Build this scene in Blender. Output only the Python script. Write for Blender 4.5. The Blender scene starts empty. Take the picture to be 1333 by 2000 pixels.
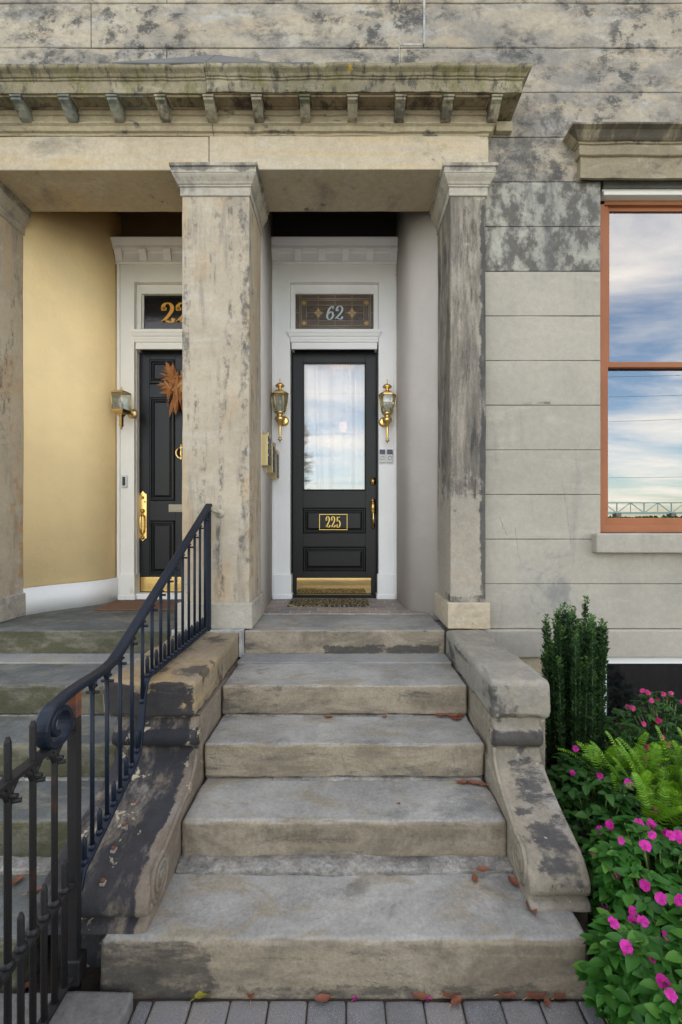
import bpy, math, random
from mathutils import Vector, noise
random.seed(7)
R = math.radians
S = bpy.context.scene
COL = S.collection
# ------------------------------------------------------------------ camera
EYE = 1.667
cam = bpy.data.cameras.new('camera'); co = bpy.data.objects.new('camera', cam); COL.objects.link(co)
co.location = (0, 0, EYE); co.rotation_euler = (R(90), 0, 0)
cam.sensor_fit = 'HORIZONTAL'; cam.sensor_width = 24; cam.lens = 16.0
cam.shift_x = -0.0049; cam.shift_y = 0.0098
cam.clip_start = 0.02; cam.clip_end = 3000
S.camera = co
# ------------------------------------------------------------------ sky, sun, exposure
SUN_EL, SUN_AZ = 58, 20          # the sun stands behind the building, so the front is in open shade
w = bpy.data.worlds.new('World'); S.world = w; w.use_nodes = True
wt = w.node_tree; wn = wt.nodes; wl = wt.links
bg = wn['Background']; bg.inputs[1].default_value = 0.13
sky = wn.new('ShaderNodeTexSky'); sky.sky_type = 'NISHITA'; sky.sun_disc = False
sky.sun_elevation = R(SUN_EL); sky.sun_rotation = R(SUN_AZ); sky.air_density = 1.0; sky.dust_density = 0.6; sky.ozone_density = 1.5
tc = wn.new('ShaderNodeTexCoord'); sp = wn.new('ShaderNodeSeparateXYZ'); wl.new(tc.outputs['Generated'], sp.inputs[0])
def wm(op, a, b=None):
    m = wn.new('ShaderNodeMath'); m.operation = op
    for i, s in enumerate((a, b)):
        if s is None: continue
        if isinstance(s, (int, float)): m.inputs[i].default_value = s
        else: wl.new(s, m.inputs[i])
    return m.outputs[0]
zz = wm('ADD', wm('MAXIMUM', sp.outputs[2], 0.0), 0.12)
cb = wn.new('ShaderNodeCombineXYZ')
wl.new(wm('DIVIDE', sp.outputs[0], zz), cb.inputs[0]); wl.new(wm('DIVIDE', sp.outputs[1], zz), cb.inputs[1])
nz = wn.new('ShaderNodeTexNoise'); nz.inputs['Scale'].default_value = 1.15; nz.inputs['Detail'].default_value = 9
nz.inputs['Roughness'].default_value = 0.6; nz.inputs['Distortion'].default_value = 0.35
mp = wn.new('ShaderNodeMapping'); mp.inputs['Location'].default_value = (5.6, 3.9, 0); mp.inputs['Scale'].default_value = (0.8, 1.3, 1)
wl.new(cb.outputs[0], mp.inputs[0]); wl.new(mp.outputs[0], nz.inputs['Vector'])
cr = wn.new('ShaderNodeValToRGB'); cr.color_ramp.elements[0].position = 0.41; cr.color_ramp.elements[1].position = 0.70
wl.new(nz.outputs[0], cr.inputs[0])
mx = wn.new('ShaderNodeMix'); mx.data_type = 'RGBA'
wl.new(wm('MULTIPLY', cr.outputs[0], 0.9), mx.inputs[0]); wl.new(sky.outputs[0], mx.inputs[6]); mx.inputs[7].default_value = (8.6, 8.0, 7.4, 1)
tn = wn.new('ShaderNodeMix'); tn.data_type = 'RGBA'; tn.blend_type = 'MULTIPLY'; tn.inputs[0].default_value = 1.0
wl.new(mx.outputs[2], tn.inputs[6]); tn.inputs[7].default_value = (1.045, 1.0, 0.925, 1)      # hazy warm daylight
wl.new(tn.outputs[2], bg.inputs[0])
sl = bpy.data.lights.new('sun', 'SUN'); so = bpy.data.objects.new('sun', sl); COL.objects.link(so)
sl.energy = 3.5; sl.angle = R(0.6); sl.color = (1, 0.94, 0.86)
d = Vector((math.sin(R(SUN_AZ)) * math.cos(R(SUN_EL)), math.cos(R(SUN_AZ)) * math.cos(R(SUN_EL)), math.sin(R(SUN_EL))))
so.rotation_euler = d.to_track_quat('Z', 'Y').to_euler()
S.view_settings.view_transform = 'Standard'; S.view_settings.look = 'None'; S.view_settings.exposure = 1.98; S.view_settings.gamma = 1

# ------------------------------------------------------------------ helpers
def PX(u, Y): return (u - 673) * Y / 889.0          # survey of the photograph: column -> metres at distance Y
def PZ(v, Y): return EYE - (v - 1013) * Y / 889.0   # row -> height at distance Y
BASE = {}
def tag(o, label=None, cat=None, group=None, kind=None):
    if label: o['label'] = label
    if cat: o['category'] = cat
    if group: o['group'] = group
    if kind: o['kind'] = kind
    return o
def thing(name, label, cat, loc=(0, 0, 0), group=None, rz=0):
    o = bpy.data.objects.new(name, None); COL.objects.link(o); o.location = loc; o.rotation_euler = (0, 0, rz)
    o.empty_display_size = 0.05
    BASE[o.name] = Vector(loc)
    return tag(o, label, cat, group)
def nv(p, s): return noise.noise(Vector(p) * s)
class MB:
    def __init__(s): s.v = []; s.f = []; s.sm = []
    def add(s, vs, fs, smooth=False):
        n = len(s.v); s.v += [tuple(p) for p in vs]; s.f += [tuple(i + n for i in f) for f in fs]; s.sm += [smooth] * len(fs); return s
    def box(s, x0, x1, y0, y1, z0, z1):
        return s.add([(x0,y0,z0),(x1,y0,z0),(x1,y1,z0),(x0,y1,z0),(x0,y0,z1),(x1,y0,z1),(x1,y1,z1),(x0,y1,z1)],
            [(0,3,2,1),(4,5,6,7),(0,1,5,4),(1,2,6,5),(2,3,7,6),(3,0,4,7)])
    def rbox(s, x0, x1, y0, y1, z0, z1, r=0.01, res=0.06, rough=0.0, chip=0.0, warp=0.0, smooth=True):
        """box with worn, rounded edges"""
        lo = (x0, y0, z0); hi = (x1, y1, z1)
        def ticks(a, b):
            L = b - a; q = min(r, L * .45); n = max(1, int((L - 2 * q) / res))
            e = min(q * .35, (L - 2 * q) * .2)
            return [a, a + q * .45, a + q, a + q + e] + [a + q + (L - 2 * q) * i / n for i in range(1, n)] + [b - q - e, b - q, b - q * .45, b]
        T = [ticks(lo[i], hi[i]) for i in range(3)]
        def pt(p):
            rr = min(r, *[(hi[i] - lo[i]) * .45 for i in range(3)])
            c = Vector([min(max(p[i], lo[i] + rr), hi[i] - rr) for i in range(3)])
            dd = Vector(p) - c
            q = Vector(p)
            if dd.length > 1e-7:
                k = 0
                for i in range(3):
                    if abs(dd[i]) > rr * .99: k += 1
                n = dd.normalized(); q = c + n * rr
                if chip: 
                    e = max(0, nv(q, 9) + .6 * nv(q, 23) - .12) * chip
                    if sum(1 for i in range(3) if abs(dd[i]) > rr * .3) > 1: q = q - n * e
                if rough: q = q + n * (rough * (nv(q, 7) + .6 * nv(q, 19)))
                if warp: q = q + n * (warp * nv(q, 1.7))
            return q
        for ax in range(3):
            a, b = [(1, 2), (2, 0), (0, 1)][ax]
            for side in (0, 1):
                vs = []; fs = []; A = T[a]; B = T[b]
                for i, p in enumerate(A):
                    for j, q in enumerate(B):
                        c = [0, 0, 0]; c[ax] = (lo, hi)[side][ax]; c[a] = p; c[b] = q; vs.append(pt(c))
                nb = len(B)
                for i in range(len(A) - 1):
                    for j in range(nb - 1):
                        f = (i * nb + j, (i + 1) * nb + j, (i + 1) * nb + j + 1, i * nb + j + 1)
                        fs.append(f if side else f[::-1])
                s.add(vs, fs, smooth)
        return s
    def sweep(s, path, prof, closed=False, seg=0, jit=0.0, smooth=False, cap=True):
        """profile [(out, z)] swept along plan path [(x, y)], mitred; out = to the right of travel"""
        P = [Vector(p) for p in path]; n = len(P)
        def nrm(a, b): d = (b - a).normalized(); return Vector((d.y, -d.x))
        offs = []
        for i in range(n):
            if closed or 0 < i < n - 1:
                n1 = nrm(P[i - 1], P[i]); n2 = nrm(P[i], P[(i + 1) % n]); m = (n1 + n2)
                m = m / max(.2, m.dot(n1))
            elif i == 0: m = nrm(P[0], P[1])
            else: m = nrm(P[-2], P[-1])
            offs.append(m)
        st = []
        for i in range(n if closed else n - 1):
            a, b = P[i], P[(i + 1) % n]; k = max(1, int((b - a).length / seg)) if seg else 1
            for j in range(k): t = j / k; st.append((a.lerp(b, t), offs[i].lerp(offs[(i + 1) % n], t)))
        if not closed: st.append((P[-1], offs[-1]))
        vs = []; fs = []; m = len(prof)
        for p, o in st:
            for (q, z) in prof:
                e = jit * (nv((p.x, p.y, z), 6) + .7 * nv((p.x, p.y, z), 17)) if jit else 0
                g = p + o * (q + e); vs.append((g.x, g.y, z + e * .4))
        k = len(st)
        for i in range(k if closed else k - 1):
            for j in range(m - 1):
                a = i * m + j; b = ((i + 1) % k) * m + j
                fs.append((a, b, b + 1, a + 1))
        s.add(vs, fs, smooth)
        if cap and not closed:
            s.add(vs[:m], [tuple(range(m))]); s.add(vs[-m:], [tuple(range(m))[::-1]])
        return s
    def lathe(s, c, prof, n=24, axis='Z', smooth=True, rot=0):
        vs = []; fs = []; m = len(prof)
        for i in range(n):
            a = 2 * math.pi * i / n + rot
            for (r, h) in prof:
                p = (r * math.cos(a), r * math.sin(a), h)
                if axis == 'Y': p = (p[0], p[2], p[1])
                if axis == 'X': p = (p[2], p[0], p[1])
                vs.append((c[0] + p[0], c[1] + p[1], c[2] + p[2]))
        for i in range(n):
            for j in range(m - 1):
                a = i * m + j; b = ((i + 1) % n) * m + j
                fs.append((a, b, b + 1, a + 1))
        return s.add(vs, fs, smooth)
    def tube(s, pts, r, n=8, cap=True, sy=1.0, flat=None, smooth=True):
        """round tube, or a flat bar (half-width flat across x, r thick) along pts"""
        P = [Vector(p) for p in pts]; vs = []; fs = []
        for i, p in enumerate(P):
            t = (P[min(i + 1, len(P) - 1)] - P[max(i - 1, 0)]).normalized()
            up = Vector((1, 0, 0)) if abs(t.x) < .9 else Vector((0, 0, 1))
            a = (up - t * up.dot(t)).normalized(); b = t.cross(a)
            rr = r[i] if isinstance(r, (list, tuple)) else r
            if flat:
                sec = [(-flat, -rr), (-flat, rr * .5), (-flat * .75, rr), (flat * .75, rr), (flat, rr * .5), (flat, -rr)]
                for (x, y) in sec: vs.append(p + a * x + b * y)
            else:
                for k in range(n):
                    an = 2 * math.pi * (k + .5) / n; vs.append(p + a * (rr * math.cos(an)) + b * (rr * math.sin(an)))
        m = 6 if flat else n
        for i in range(len(P) - 1):
            for k in range(m):
                k2 = (k + 1) % m; fs.append((i * m + k, i * m + k2, (i + 1) * m + k2, (i + 1) * m + k))
        s.add(vs, fs, smooth and not flat)
        if cap: s.add(vs[:m], [tuple(range(m))[::-1]]); s.add(vs[-m:], [tuple(range(m))])
        return s
    def bar(s, a, b, w): return s.tube([a, b], w * .7071, n=4, smooth=False)
    def prism_x(s, prof, x0, x1): 
        m = len(prof)
        vs = [(x0, y, z) for y, z in prof] + [(x1, y, z) for y, z in prof]
        return s.add(vs, [tuple(range(m)), tuple(range(2 * m - 1, m - 1, -1))] + [(i, m + i, m + (i + 1) % m, (i + 1) % m) for i in range(m)])
    def build(s, name, mat, parent=None, loc=None):
        b = BASE[parent.name] if parent else Vector(loc or (0, 0, 0))
        me = bpy.data.meshes.new(name); me.from_pydata([(x - b[0], y - b[1], z - b[2]) for x, y, z in s.v], [], s.f)
        me.polygons.foreach_set('use_smooth', s.sm); me.materials.append(mat)
        import bmesh
        bm = bmesh.new(); bm.from_mesh(me); bmesh.ops.remove_doubles(bm, verts=bm.verts, dist=1e-5)
        if not getattr(s, 'open', False): bmesh.ops.recalc_face_normals(bm, faces=bm.faces)
        bm.to_mesh(me); bm.free()
        o = bpy.data.objects.new(name, me); COL.objects.link(o)
        if parent: o.parent = parent
        else: o.location = b
        BASE[o.name] = b.copy()
        return o
def copy_tree(o, parent=None):
    c = o.copy(); COL.objects.link(c); c.parent = parent; BASE[c.name] = BASE[o.name].copy()
    for ch in [k for k in list(o.children)]: copy_tree(ch, c)
    return c
def cat_rom(pts, n=8):
    P = [Vector(p) for p in pts]; out = []
    for i in range(len(P) - 1):
        a = P[max(i - 1, 0)]; b = P[i]; c = P[i + 1]; e = P[min(i + 2, len(P) - 1)]
        for k in range(n):
            t = k / n
            out.append(.5 * ((2 * b) + (c - a) * t + (2 * a - 5 * b + 4 * c - e) * t * t + (3 * b - a - 3 * c + e) * t ** 3))
    return out + [P[-1]]

# ------------------------------------------------------------------ materials
class MT:
    def __init__(s, name):
        s.m = bpy.data.materials.new(name); s.m.use_nodes = True; s.t = s.m.node_tree; s.b = s.t.nodes['Principled BSDF']; s.out = s.t.nodes['Material Output']
    def n(s, ty, _p=None, **k):
        x = s.t.nodes.new('ShaderNode' + ty)
        for a, v in (_p or {}).items(): setattr(x, a, v)
        for a, v in k.items(): s.set(x.inputs[a.replace('_', ' ')], v)
        return x
    def set(s, inp, v):
        if isinstance(v, bpy.types.NodeSocket): s.t.links.new(v, inp)
        elif isinstance(v, (tuple, list)) and inp.type == 'RGBA' and len(v) == 3: inp.default_value = (*v, 1)
        else: inp.default_value = v
    def math(s, op, a, b=0.0, c=None, clamp=False):
        x = s.t.nodes.new('ShaderNodeMath'); x.operation = op; x.use_clamp = clamp
        s.set(x.inputs[0], a); s.set(x.inputs[1], b)
        if c is not None: s.set(x.inputs[2], c)
        return x.outputs[0]
    def mix(s, f, a, b, mode='MIX'):
        x = s.t.nodes.new('ShaderNodeMix'); x.data_type = 'RGBA'; x.blend_type = mode
        s.set(x.inputs[0], f); s.set(x.inputs[6], a); s.set(x.inputs[7], b); return x.outputs[2]
    def pos(s): 
        if not hasattr(s, '_p'): s._p = s.n('NewGeometry').outputs['Position']
        return s._p
    def noise(s, sc=(1, 1, 1), scale=1.0, detail=6, rough=.6, dist=0.0, off=(0, 0, 0), vec=None):
        mp = s.n('Mapping', Vector=vec or s.pos(), Scale=sc, Location=off)
        return s.n('TexNoise', Vector=mp.outputs[0], Scale=scale, Detail=detail, Roughness=rough, Distortion=dist).outputs[0]
    def step(s, v, lo, hi):
        return s.n('MapRange', {'interpolation_type': 'SMOOTHSTEP'}, Value=v, From_Min=lo, From_Max=hi).outputs[0]
    def boxmask(s, b, soft):
        xyz = s.n('SeparateXYZ', Vector=s.pos()); r = None
        wob = s.math('MULTIPLY', s.math('SUBTRACT', s.noise(scale=7, detail=7, rough=.7), .5), soft * 5)
        for i in range(3):
            for j in (0, 1):
                v = b[i * 2 + j]
                if v is None: continue
                p = s.math('ADD', xyz.outputs[i], wob)
                k = s.step(p, v - soft, v + soft) if j == 0 else s.math('SUBTRACT', 1.0, s.step(p, v - soft, v + soft))
                r = k if r is None else s.math('MULTIPLY', r, k)
        return r
    def bump(s, h, strength, dist=.01, prev=None):
        k = dict(Height=h, Strength=strength, Distance=dist)
        x = s.n('Bump', **k)
        if prev is not None: s.set(x.inputs['Normal'], prev)
        return x.outputs[0]
def stone(name, c1, c2, c3=None, stains=(), bump=.5, grain=.16, rough=.86, bed=None, sc=1.0, pits=True):
    m = MT(name)
    big = m.noise(scale=1.3 * sc, detail=7, rough=.62)
    col = m.mix(m.step(big, .36, .64), c1, c2)
    if c3: col = m.mix(m.math('MULTIPLY', m.step(m.noise(sc=(1, 1, 3.2), scale=2.1 * sc, detail=8, rough=.7, dist=.8, off=(3, 1, 7)), .5, .68), .75), col, c3)
    if bed:   # bedding of the sandstone: thin ochre / grey lines
        w_ = m.noise(sc=bed[0], scale=1.0, detail=5, rough=.55, dist=.6, off=(9, 2, 4))
        col = m.mix(m.math('MULTIPLY', m.step(w_, .52, .62), bed[2]), col, bed[1])
    for i, st in enumerate(stains):
        nn = m.noise(sc=st.get('sc', (1, 1, 1)), scale=st.get('scale', 2.5), detail=st.get('detail', 9), rough=st.get('rough', .68), dist=st.get('dist', .3), off=(i * 7.3 + 1, i * 3.1, i * 5.7))
        if 'box' in st:
            bm_ = m.boxmask(st['box'], st.get('soft', .05))
            nn = m.math('ADD', nn, m.math('MULTIPLY', m.math('SUBTRACT', bm_, 1.0), .6))
        k = m.math('MULTIPLY', m.step(nn, st['lo'], st['hi']), st.get('k', .85))
        if 'by' in st:
            y_ = st['by']; k = m.math('MULTIPLY', k, m.step(m.noise(sc=y_[0], scale=y_[1], detail=4, off=(i * 3 + 11, 5, i)), y_[2], y_[3]))
        col = m.mix(k, col, st['col'])
    g = m.noise(scale=70, detail=4, rough=.7); g2 = m.noise(scale=240, detail=2)
    gg = m.math('ADD', m.math('MULTIPLY', g, grain * 2), m.math('MULTIPLY', g2, grain)); g3 = m.noise(scale=24, detail=7, rough=.8, off=(6, 1, 2)); gg = m.math('ADD', gg, m.math('MULTIPLY', g3, grain * 4.5)); gg = m.math('ADD', gg, .9 - grain * 3.75)
    cc = m.n('CombineXYZ', X=gg, Y=gg, Z=gg)
    col = m.mix(1.0, col, cc.outputs[0], 'MULTIPLY')
    m.set(m.b.inputs['Base Color'], col); m.b.inputs['Roughness'].default_value = rough
    m.b.inputs['Specular IOR Level'].default_value = .3
    h = m.math('ADD', m.math('MULTIPLY', g, .5), m.noise(scale=16, detail=6, rough=.6))
    nrm = m.bump(h, bump, .006)
    if pits:
        v = m.n('TexVoronoi', Vector=m.pos(), Scale=55.0).outputs['Distance']
        pm = m.math('MULTIPLY', m.math('SUBTRACT', 1.0, m.step(v, .08, .3)), m.step(m.noise(scale=3, detail=3, off=(5, 5, 5)), .5, .65))
        nrm = m.bump(pm, -.5, .003, nrm)
    m.set(m.b.inputs['Normal'], nrm)
    return m.m
def paint(name, col, rough=.5, bump=.1, var=.12, dirt=None, metal=0, brush=(1, 1, 1), spec=.5, scale=30, coat=0):
    m = MT(name)
    k = m.noise(sc=brush, scale=2.2, detail=8, rough=.65)
    c2 = tuple(max(0, c * (1 - var)) for c in col)
    c = m.mix(m.step(k, .35, .65), col, c2)
    if dirt: c = m.mix(m.math('MULTIPLY', m.step(m.noise(sc=(1, 1, 1), scale=7, detail=9, rough=.7, off=(4, 4, 4)), dirt[1], dirt[1] + .12), dirt[2]), c, dirt[0])
    m.set(m.b.inputs['Base Color'], c); m.b.inputs['Roughness'].default_value = rough; m.b.inputs['Metallic'].default_value = metal
    m.b.inputs['Specular IOR Level'].default_value = spec
    if coat: m.b.inputs['Coat Weight'].default_value = coat
    m.set(m.b.inputs['Normal'], m.bump(m.noise(sc=brush, scale=scale, detail=5), bump, .004))
    return m.m
def glass(name, tint, refl, rough=0.0, wave=.0):
    m = MT(name); m.t.nodes.remove(m.b)
    tr = m.n('BsdfTransparent', Color=tint); gl = m.n('BsdfGlossy', Roughness=rough, Color=(.95, .97, 1))
    if wave: m.set(gl.inputs['Normal'], m.bump(m.noise(scale=5, detail=1), wave, .01))
    lw = m.n('LayerWeight', Blend=.25)
    f = m.math('ADD', m.math('MULTIPLY', lw.outputs['Fresnel'], .7), refl, clamp=True)
    mx = m.n('MixShader'); m.set(mx.inputs[0], f); m.set(mx.inputs[1], tr.outputs[0]); m.set(mx.inputs[2], gl.outputs[0])
    m.set(m.out.inputs[0], mx.outputs[0]); return m.m
BLK = (.022, .023, .027); DK = (.05, .048, .048)
M = {}
M['landing'] = stone('grey_sandstone', (.29, .28, .25), (.21, .21, .2), (.31, .275, .2))
def step_mat(name, riser1, riser2, tread1, tread2, moss=0):
    """sandstone step: upward faces take the tread tones, the others the riser tones"""
    m = MT(name)
    geo = m.n('NewGeometry'); nz_ = m.n('SeparateXYZ', Vector=geo.outputs['Normal']).outputs[2]
    top = m.step(m.math('ADD', nz_, m.math('MULTIPLY', m.math('SUBTRACT', m.noise(scale=6), .5), .5)), .45, .95)
    a = m.mix(m.step(m.noise(scale=2.1, detail=8, rough=.65, dist=.5), .36, .64), tread1, tread2)
    a = m.mix(m.math('MULTIPLY', m.step(m.noise(sc=(1, 2.2, 1), scale=2.2, detail=10, rough=.68, dist=1.2, off=(7, 3, 1)), .50, .62), .65), a, (.23, .19, .12))
    a = m.mix(m.math('MULTIPLY', m.step(m.noise(sc=(1, 1.4, 1), scale=2.6, detail=11, rough=.72, dist=.2, off=(2, 8, 1)), .54, .66), .5), a, (.08, .08, .075))
    b = m.mix(m.step(m.noise(sc=(1, 1, 2.5), scale=2.2, detail=8, rough=.68, dist=.7), .38, .62), riser1, riser2)
    b = m.mix(m.math('MULTIPLY', m.step(m.noise(sc=(.8, 1, 26), scale=1, detail=5, rough=.7, dist=.4, off=(1, 1, 6)), .5, .68), .45), b, (.28, .23, .14))
    xyz = m.n('SeparateXYZ', Vector=m.pos())
    b = m.mix(m.math('MULTIPLY', m.step(m.noise(sc=(.8, 1, 4), scale=2.6, detail=12, rough=.78, dist=.1, off=(5, 2, 3)), .55, .65), .75), b, (.065, .06, .053))
    b = m.mix(m.math('MULTIPLY', m.step(m.noise(sc=(1, 1, .5), scale=5.0, detail=8, rough=.7, dist=.9, off=(15, 2, 3)), .56, .66), .5), b, (.12, .1, .075))
    if not moss:
        for bx_, sc_, lo, hi, cc_, kk in (((-.15, .68, 3.0, None, .705, .80), (1, 1, 3), .40, .5, (.05, .047, .042), .85), ((-.9, -.45, None, 1.7, None, .2), (1, 1, 2.5), .36, .55, (.055, .05, .044), .8), ((-.8, -.35, 1.9, 3.3, .55, .72), (1, 1, 3), .48, .58, (.07, .065, .055), .7), ((None, .95, None, 1.62, None, .045), (1, 1, 3), .36, .55, (.05, .046, .04), .7), ((.2, .7, None, 2.3, .36, .44), (1, 1, 3), .42, .58, (.08, .075, .065), .7), ((-.7, .7, None, 1.99, .25, .35), (2, 1, 1), .42, .62, (.10, .085, .06), .55)):
            q_ = m.math('ADD', m.noise(sc=sc_, scale=4.5, detail=11, rough=.76, off=(bx_[5] * 9, 2, 3)), m.math('MULTIPLY', m.math('SUBTRACT', m.boxmask(bx_, .03), 1.0), .6))
            b = m.mix(m.math('MULTIPLY', m.step(q_, lo, hi), kk), b, cc_)
    if moss:
        b = m.mix(m.math('MULTIPLY', m.step(m.noise(sc=(1, 1, 2), scale=2.5, detail=9, rough=.7, off=(8, 2, 2)), .42, .56), moss), b, (.05, .05, .02))
        a = m.mix(m.math('MULTIPLY', m.step(m.noise(scale=3.2, detail=9, rough=.7, off=(8, 2, 9)), .48, .62), moss * .6), a, (.045, .05, .028))
    col = m.mix(top, b, a)
    g = m.noise(scale=80, detail=4, rough=.7); gg = m.math('ADD', m.math('ADD', m.math('MULTIPLY', g, .8), .25), m.math('MULTIPLY', m.noise(scale=26, detail=6, rough=.8, off=(3, 3, 3)), .7))
    col = m.mix(1.0, col, m.n('CombineXYZ', X=gg, Y=gg, Z=gg).outputs[0], 'MULTIPLY')
    m.set(m.b.inputs['Base Color'], col); m.b.inputs['Roughness'].default_value = .82; m.b.inputs['Specular IOR Level'].default_value = .3
    h = m.math('ADD', m.math('MULTIPLY', g, .45), m.noise(scale=14, detail=7, rough=.65))
    nrm = m.bump(h, .6, .007)
    v = m.n('TexVoronoi', Vector=m.pos(), Scale=60.0).outputs['Distance']
    pm = m.math('MULTIPLY', m.math('SUBTRACT', 1.0, m.step(v, .1, .32)), m.step(m.noise(scale=3.4, detail=3, off=(5, 5, 5)), .54, .64))
    m.set(m.b.inputs['Normal'], m.bump(pm, .6, .003, nrm))
    return m.m
M['step'] = step_mat('worn_sandstone_step', (.295, .247, .178), (.165, .135, .097), (.31, .297, .262), (.21, .203, .182))
M['step2'] = step_mat('mossy_sandstone_step', (.16, .145, .105), (.10, .095, .07), (.145, .15, .143), (.09, .095, .09), moss=.75)
M['mortar'] = stone('lime_mortar', (.27, .25, .215), (.16, .15, .13), (.33, .32, .3), bump=1.0, grain=.5, sc=4)
M['white_mortar'] = stone('white_mortar', (.46, .45, .43), (.3, .29, .27), bump=.8, grain=.3, sc=5)
M['painted'] = stone('painted_ashlar', (.43, .392, .322), (.37, .34, .28), (.46, .42, .34), bump=.35, grain=.1, pits=False, stains=[
    dict(sc=(3, 3, .45), scale=1.6, lo=.56, hi=.75, col=(.22, .21, .2), k=.5),
    dict(scale=3.5, lo=.5, hi=.68, col=(.2, .2, .2), k=.65, box=(None, 1.7, None, None, .9, 1.5), soft=.12),
    dict(sc=(1, 1, 3), scale=5, lo=.42, hi=.6, col=(.1, .1, .09), k=.9, box=(1.28, 1.5, None, None, 2.485, 2.52), soft=.012)])
M['mottled'] = stone('blackened_ashlar', (.39, .375, .31), (.3, .29, .25), (.44, .42, .34), bump=.5, stains=[
    dict(sc=(1.5, 1.5, 1.0), scale=6.5, lo=.42, hi=.58, col=(.085, .078, .07), k=.84, dist=0, rough=.7),
    dict(sc=(2.6, 1, .5), scale=2.6, lo=.5, hi=.64, col=(.13, .13, .125), k=.6, dist=0)])
M['upper'] = stone('weathered_ashlar', (.47, .41, .305), (.35, .305, .235), (.45, .435, .40), bump=.55, bed=((1.3, 1, 12), (.5, .36, .2), .3), stains=[
    dict(sc=(1, 1, 1.8), scale=1.7, lo=.42, hi=.62, col=(.2, .19, .175), k=.75, rough=.74),
    dict(sc=(1, 1, 1.7), scale=2.8, lo=.50, hi=.66, col=(.085, .083, .08), k=.8, dist=.1, rough=.76),
    dict(sc=(1, 1, 1.3), scale=7.5, lo=.48, hi=.59, col=(.06, .06, .058), k=.85, dist=.1, rough=.76, by=((1, 1, 1.6), 1.7, .44, .56)),
    dict(sc=(1.3, 1, 1), scale=7, lo=.47, hi=.62, col=(.08, .076, .07), k=.75, dist=0, rough=.74, box=(1.05, 1.75, None, None, 4.05, 4.8), soft=.08),
    dict(scale=2.3, lo=.38, hi=.6, col=(.17, .165, .15), k=.7, box=(.9, 1.3, None, None, 4.6, 5.05), soft=.1)])
M['beam'] = stone('smooth_sandstone_beam', (.54, .46, .335), (.47, .39, .27), (.56, .5, .4), bump=.25, bed=((1, 1, 22), (.55, .4, .2), .4), stains=[
    dict(sc=(1, 1, 1.6), scale=2.1, lo=.54, hi=.74, col=(.22, .2, .17), k=.7),
    dict(scale=5, lo=.62, hi=.69, col=(.09, .08, .07), k=.8)])
M['pillar'] = stone('streaked_pillar_stone', (.50, .425, .315), (.41, .345, .255), (.52, .46, .37), bump=.35, grain=.11, bed=((4, 4, 1.1), (.5, .34, .18), .45), stains=[
    dict(sc=(4, 4, .6), scale=2.4, lo=.50, hi=.68, col=(.22, .2, .17), k=.6, dist=0, rough=.7),
    dict(sc=(1.6, 1.6, 1), scale=13, lo=.46, hi=.62, col=(.09, .088, .085), k=.78, dist=0, rough=.75, by=((6, 4, .45), 2.0, .50, .62)),
    dict(sc=(1.6, 1.6, 1), scale=8, lo=.44, hi=.6, col=(.09, .09, .088), k=.75, dist=0, rough=.75, box=(-.76, -.66, None, 3.4, 1.3, 4.0), soft=.035),
    dict(sc=(5, 3, 1), scale=3.5, lo=.4, hi=.6, col=(.34, .19, .08), k=.6, box=(-.7, -.6, None, None, 1.0, 2.1), soft=.05),
    dict(sc=(5, 3, .8), scale=2, lo=.35, hi=.6, col=(.45, .23, .08), k=.7, box=(-2.7, -2.585, 3.5, None, 1.0, 2.4), soft=.02)])
M['pillar_dark'] = stone('sooty_pilaster_stone', (.40, .35, .27), (.33, .29, .23), (.36, .33, .28), bump=.6, stains=[
    dict(sc=(4, 3, .6), scale=2.3, lo=.34, hi=.6, col=(.13, .115, .095), k=.88, dist=.1, rough=.74, box=(None, None, None, None, 1.75, 4.2), soft=.25),
    dict(sc=(5, 3, .8), scale=2.3, lo=.45, hi=.62, col=(.05, .049, .047), k=.85, dist=.1, rough=.76, box=(None, None, None, None, 1.6, 4.0), soft=.3),
    dict(sc=(5, 3, 1), scale=3, lo=.3, hi=.5, col=(.06, .06, .058), k=.85, box=(.96, None, None, None, 1.08, 3.9), soft=.02),
    dict(sc=(2, 3, 1), scale=4, lo=.36, hi=.6, col=(.045, .045, .04), k=.9, box=(None, None, None, 3.4, 1.05, 1.13), soft=.02)])
M['capital'] = stone('pillar_capital_stone', (.46, .42, .34), (.38, .34, .28), (.5, .46, .4), bump=.35, stains=[
    dict(sc=(2, 2, 1), scale=4, lo=.42, hi=.6, col=(.12, .11, .1), k=.8, dist=0, box=(None, None, None, None, 4.09, None), soft=.015),
    dict(sc=(2, 2, 2), scale=3, lo=.5, hi=.66, col=(.17, .16, .15), k=.7, dist=0, rough=.74)])
M['cornice'] = stone('mossy_cornice_stone', (.30, .255, .165), (.19, .165, .11), (.40, .36, .25), bump=.9, stains=[
    dict(sc=(2, 1, 1), scale=3.2, lo=.48, hi=.64, col=(.15, .14, .045), k=.65, dist=0, rough=.75),
    dict(sc=(2, 1, 1), scale=9, lo=.5, hi=.62, col=(.06, .058, .05), k=.8, dist=0, rough=.75),
    dict(sc=(1, 1, 1), scale=9, lo=.655, hi=.70, col=(.5, .36, .04), k=.9)])
M['soffit'] = stone('cornice_soffit_stone', (.38, .3, .19), (.24, .185, .12), (.44, .36, .25), bump=.6, stains=[
    dict(scale=4.2, lo=.48, hi=.62, col=(.045, .035, .028), k=.85),
    dict(scale=3, lo=.5, hi=.62, col=(.10, .17, .17), k=.6, box=(-2.6, -1.3, None, None, 4.3, 4.7), soft=.08)])
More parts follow.
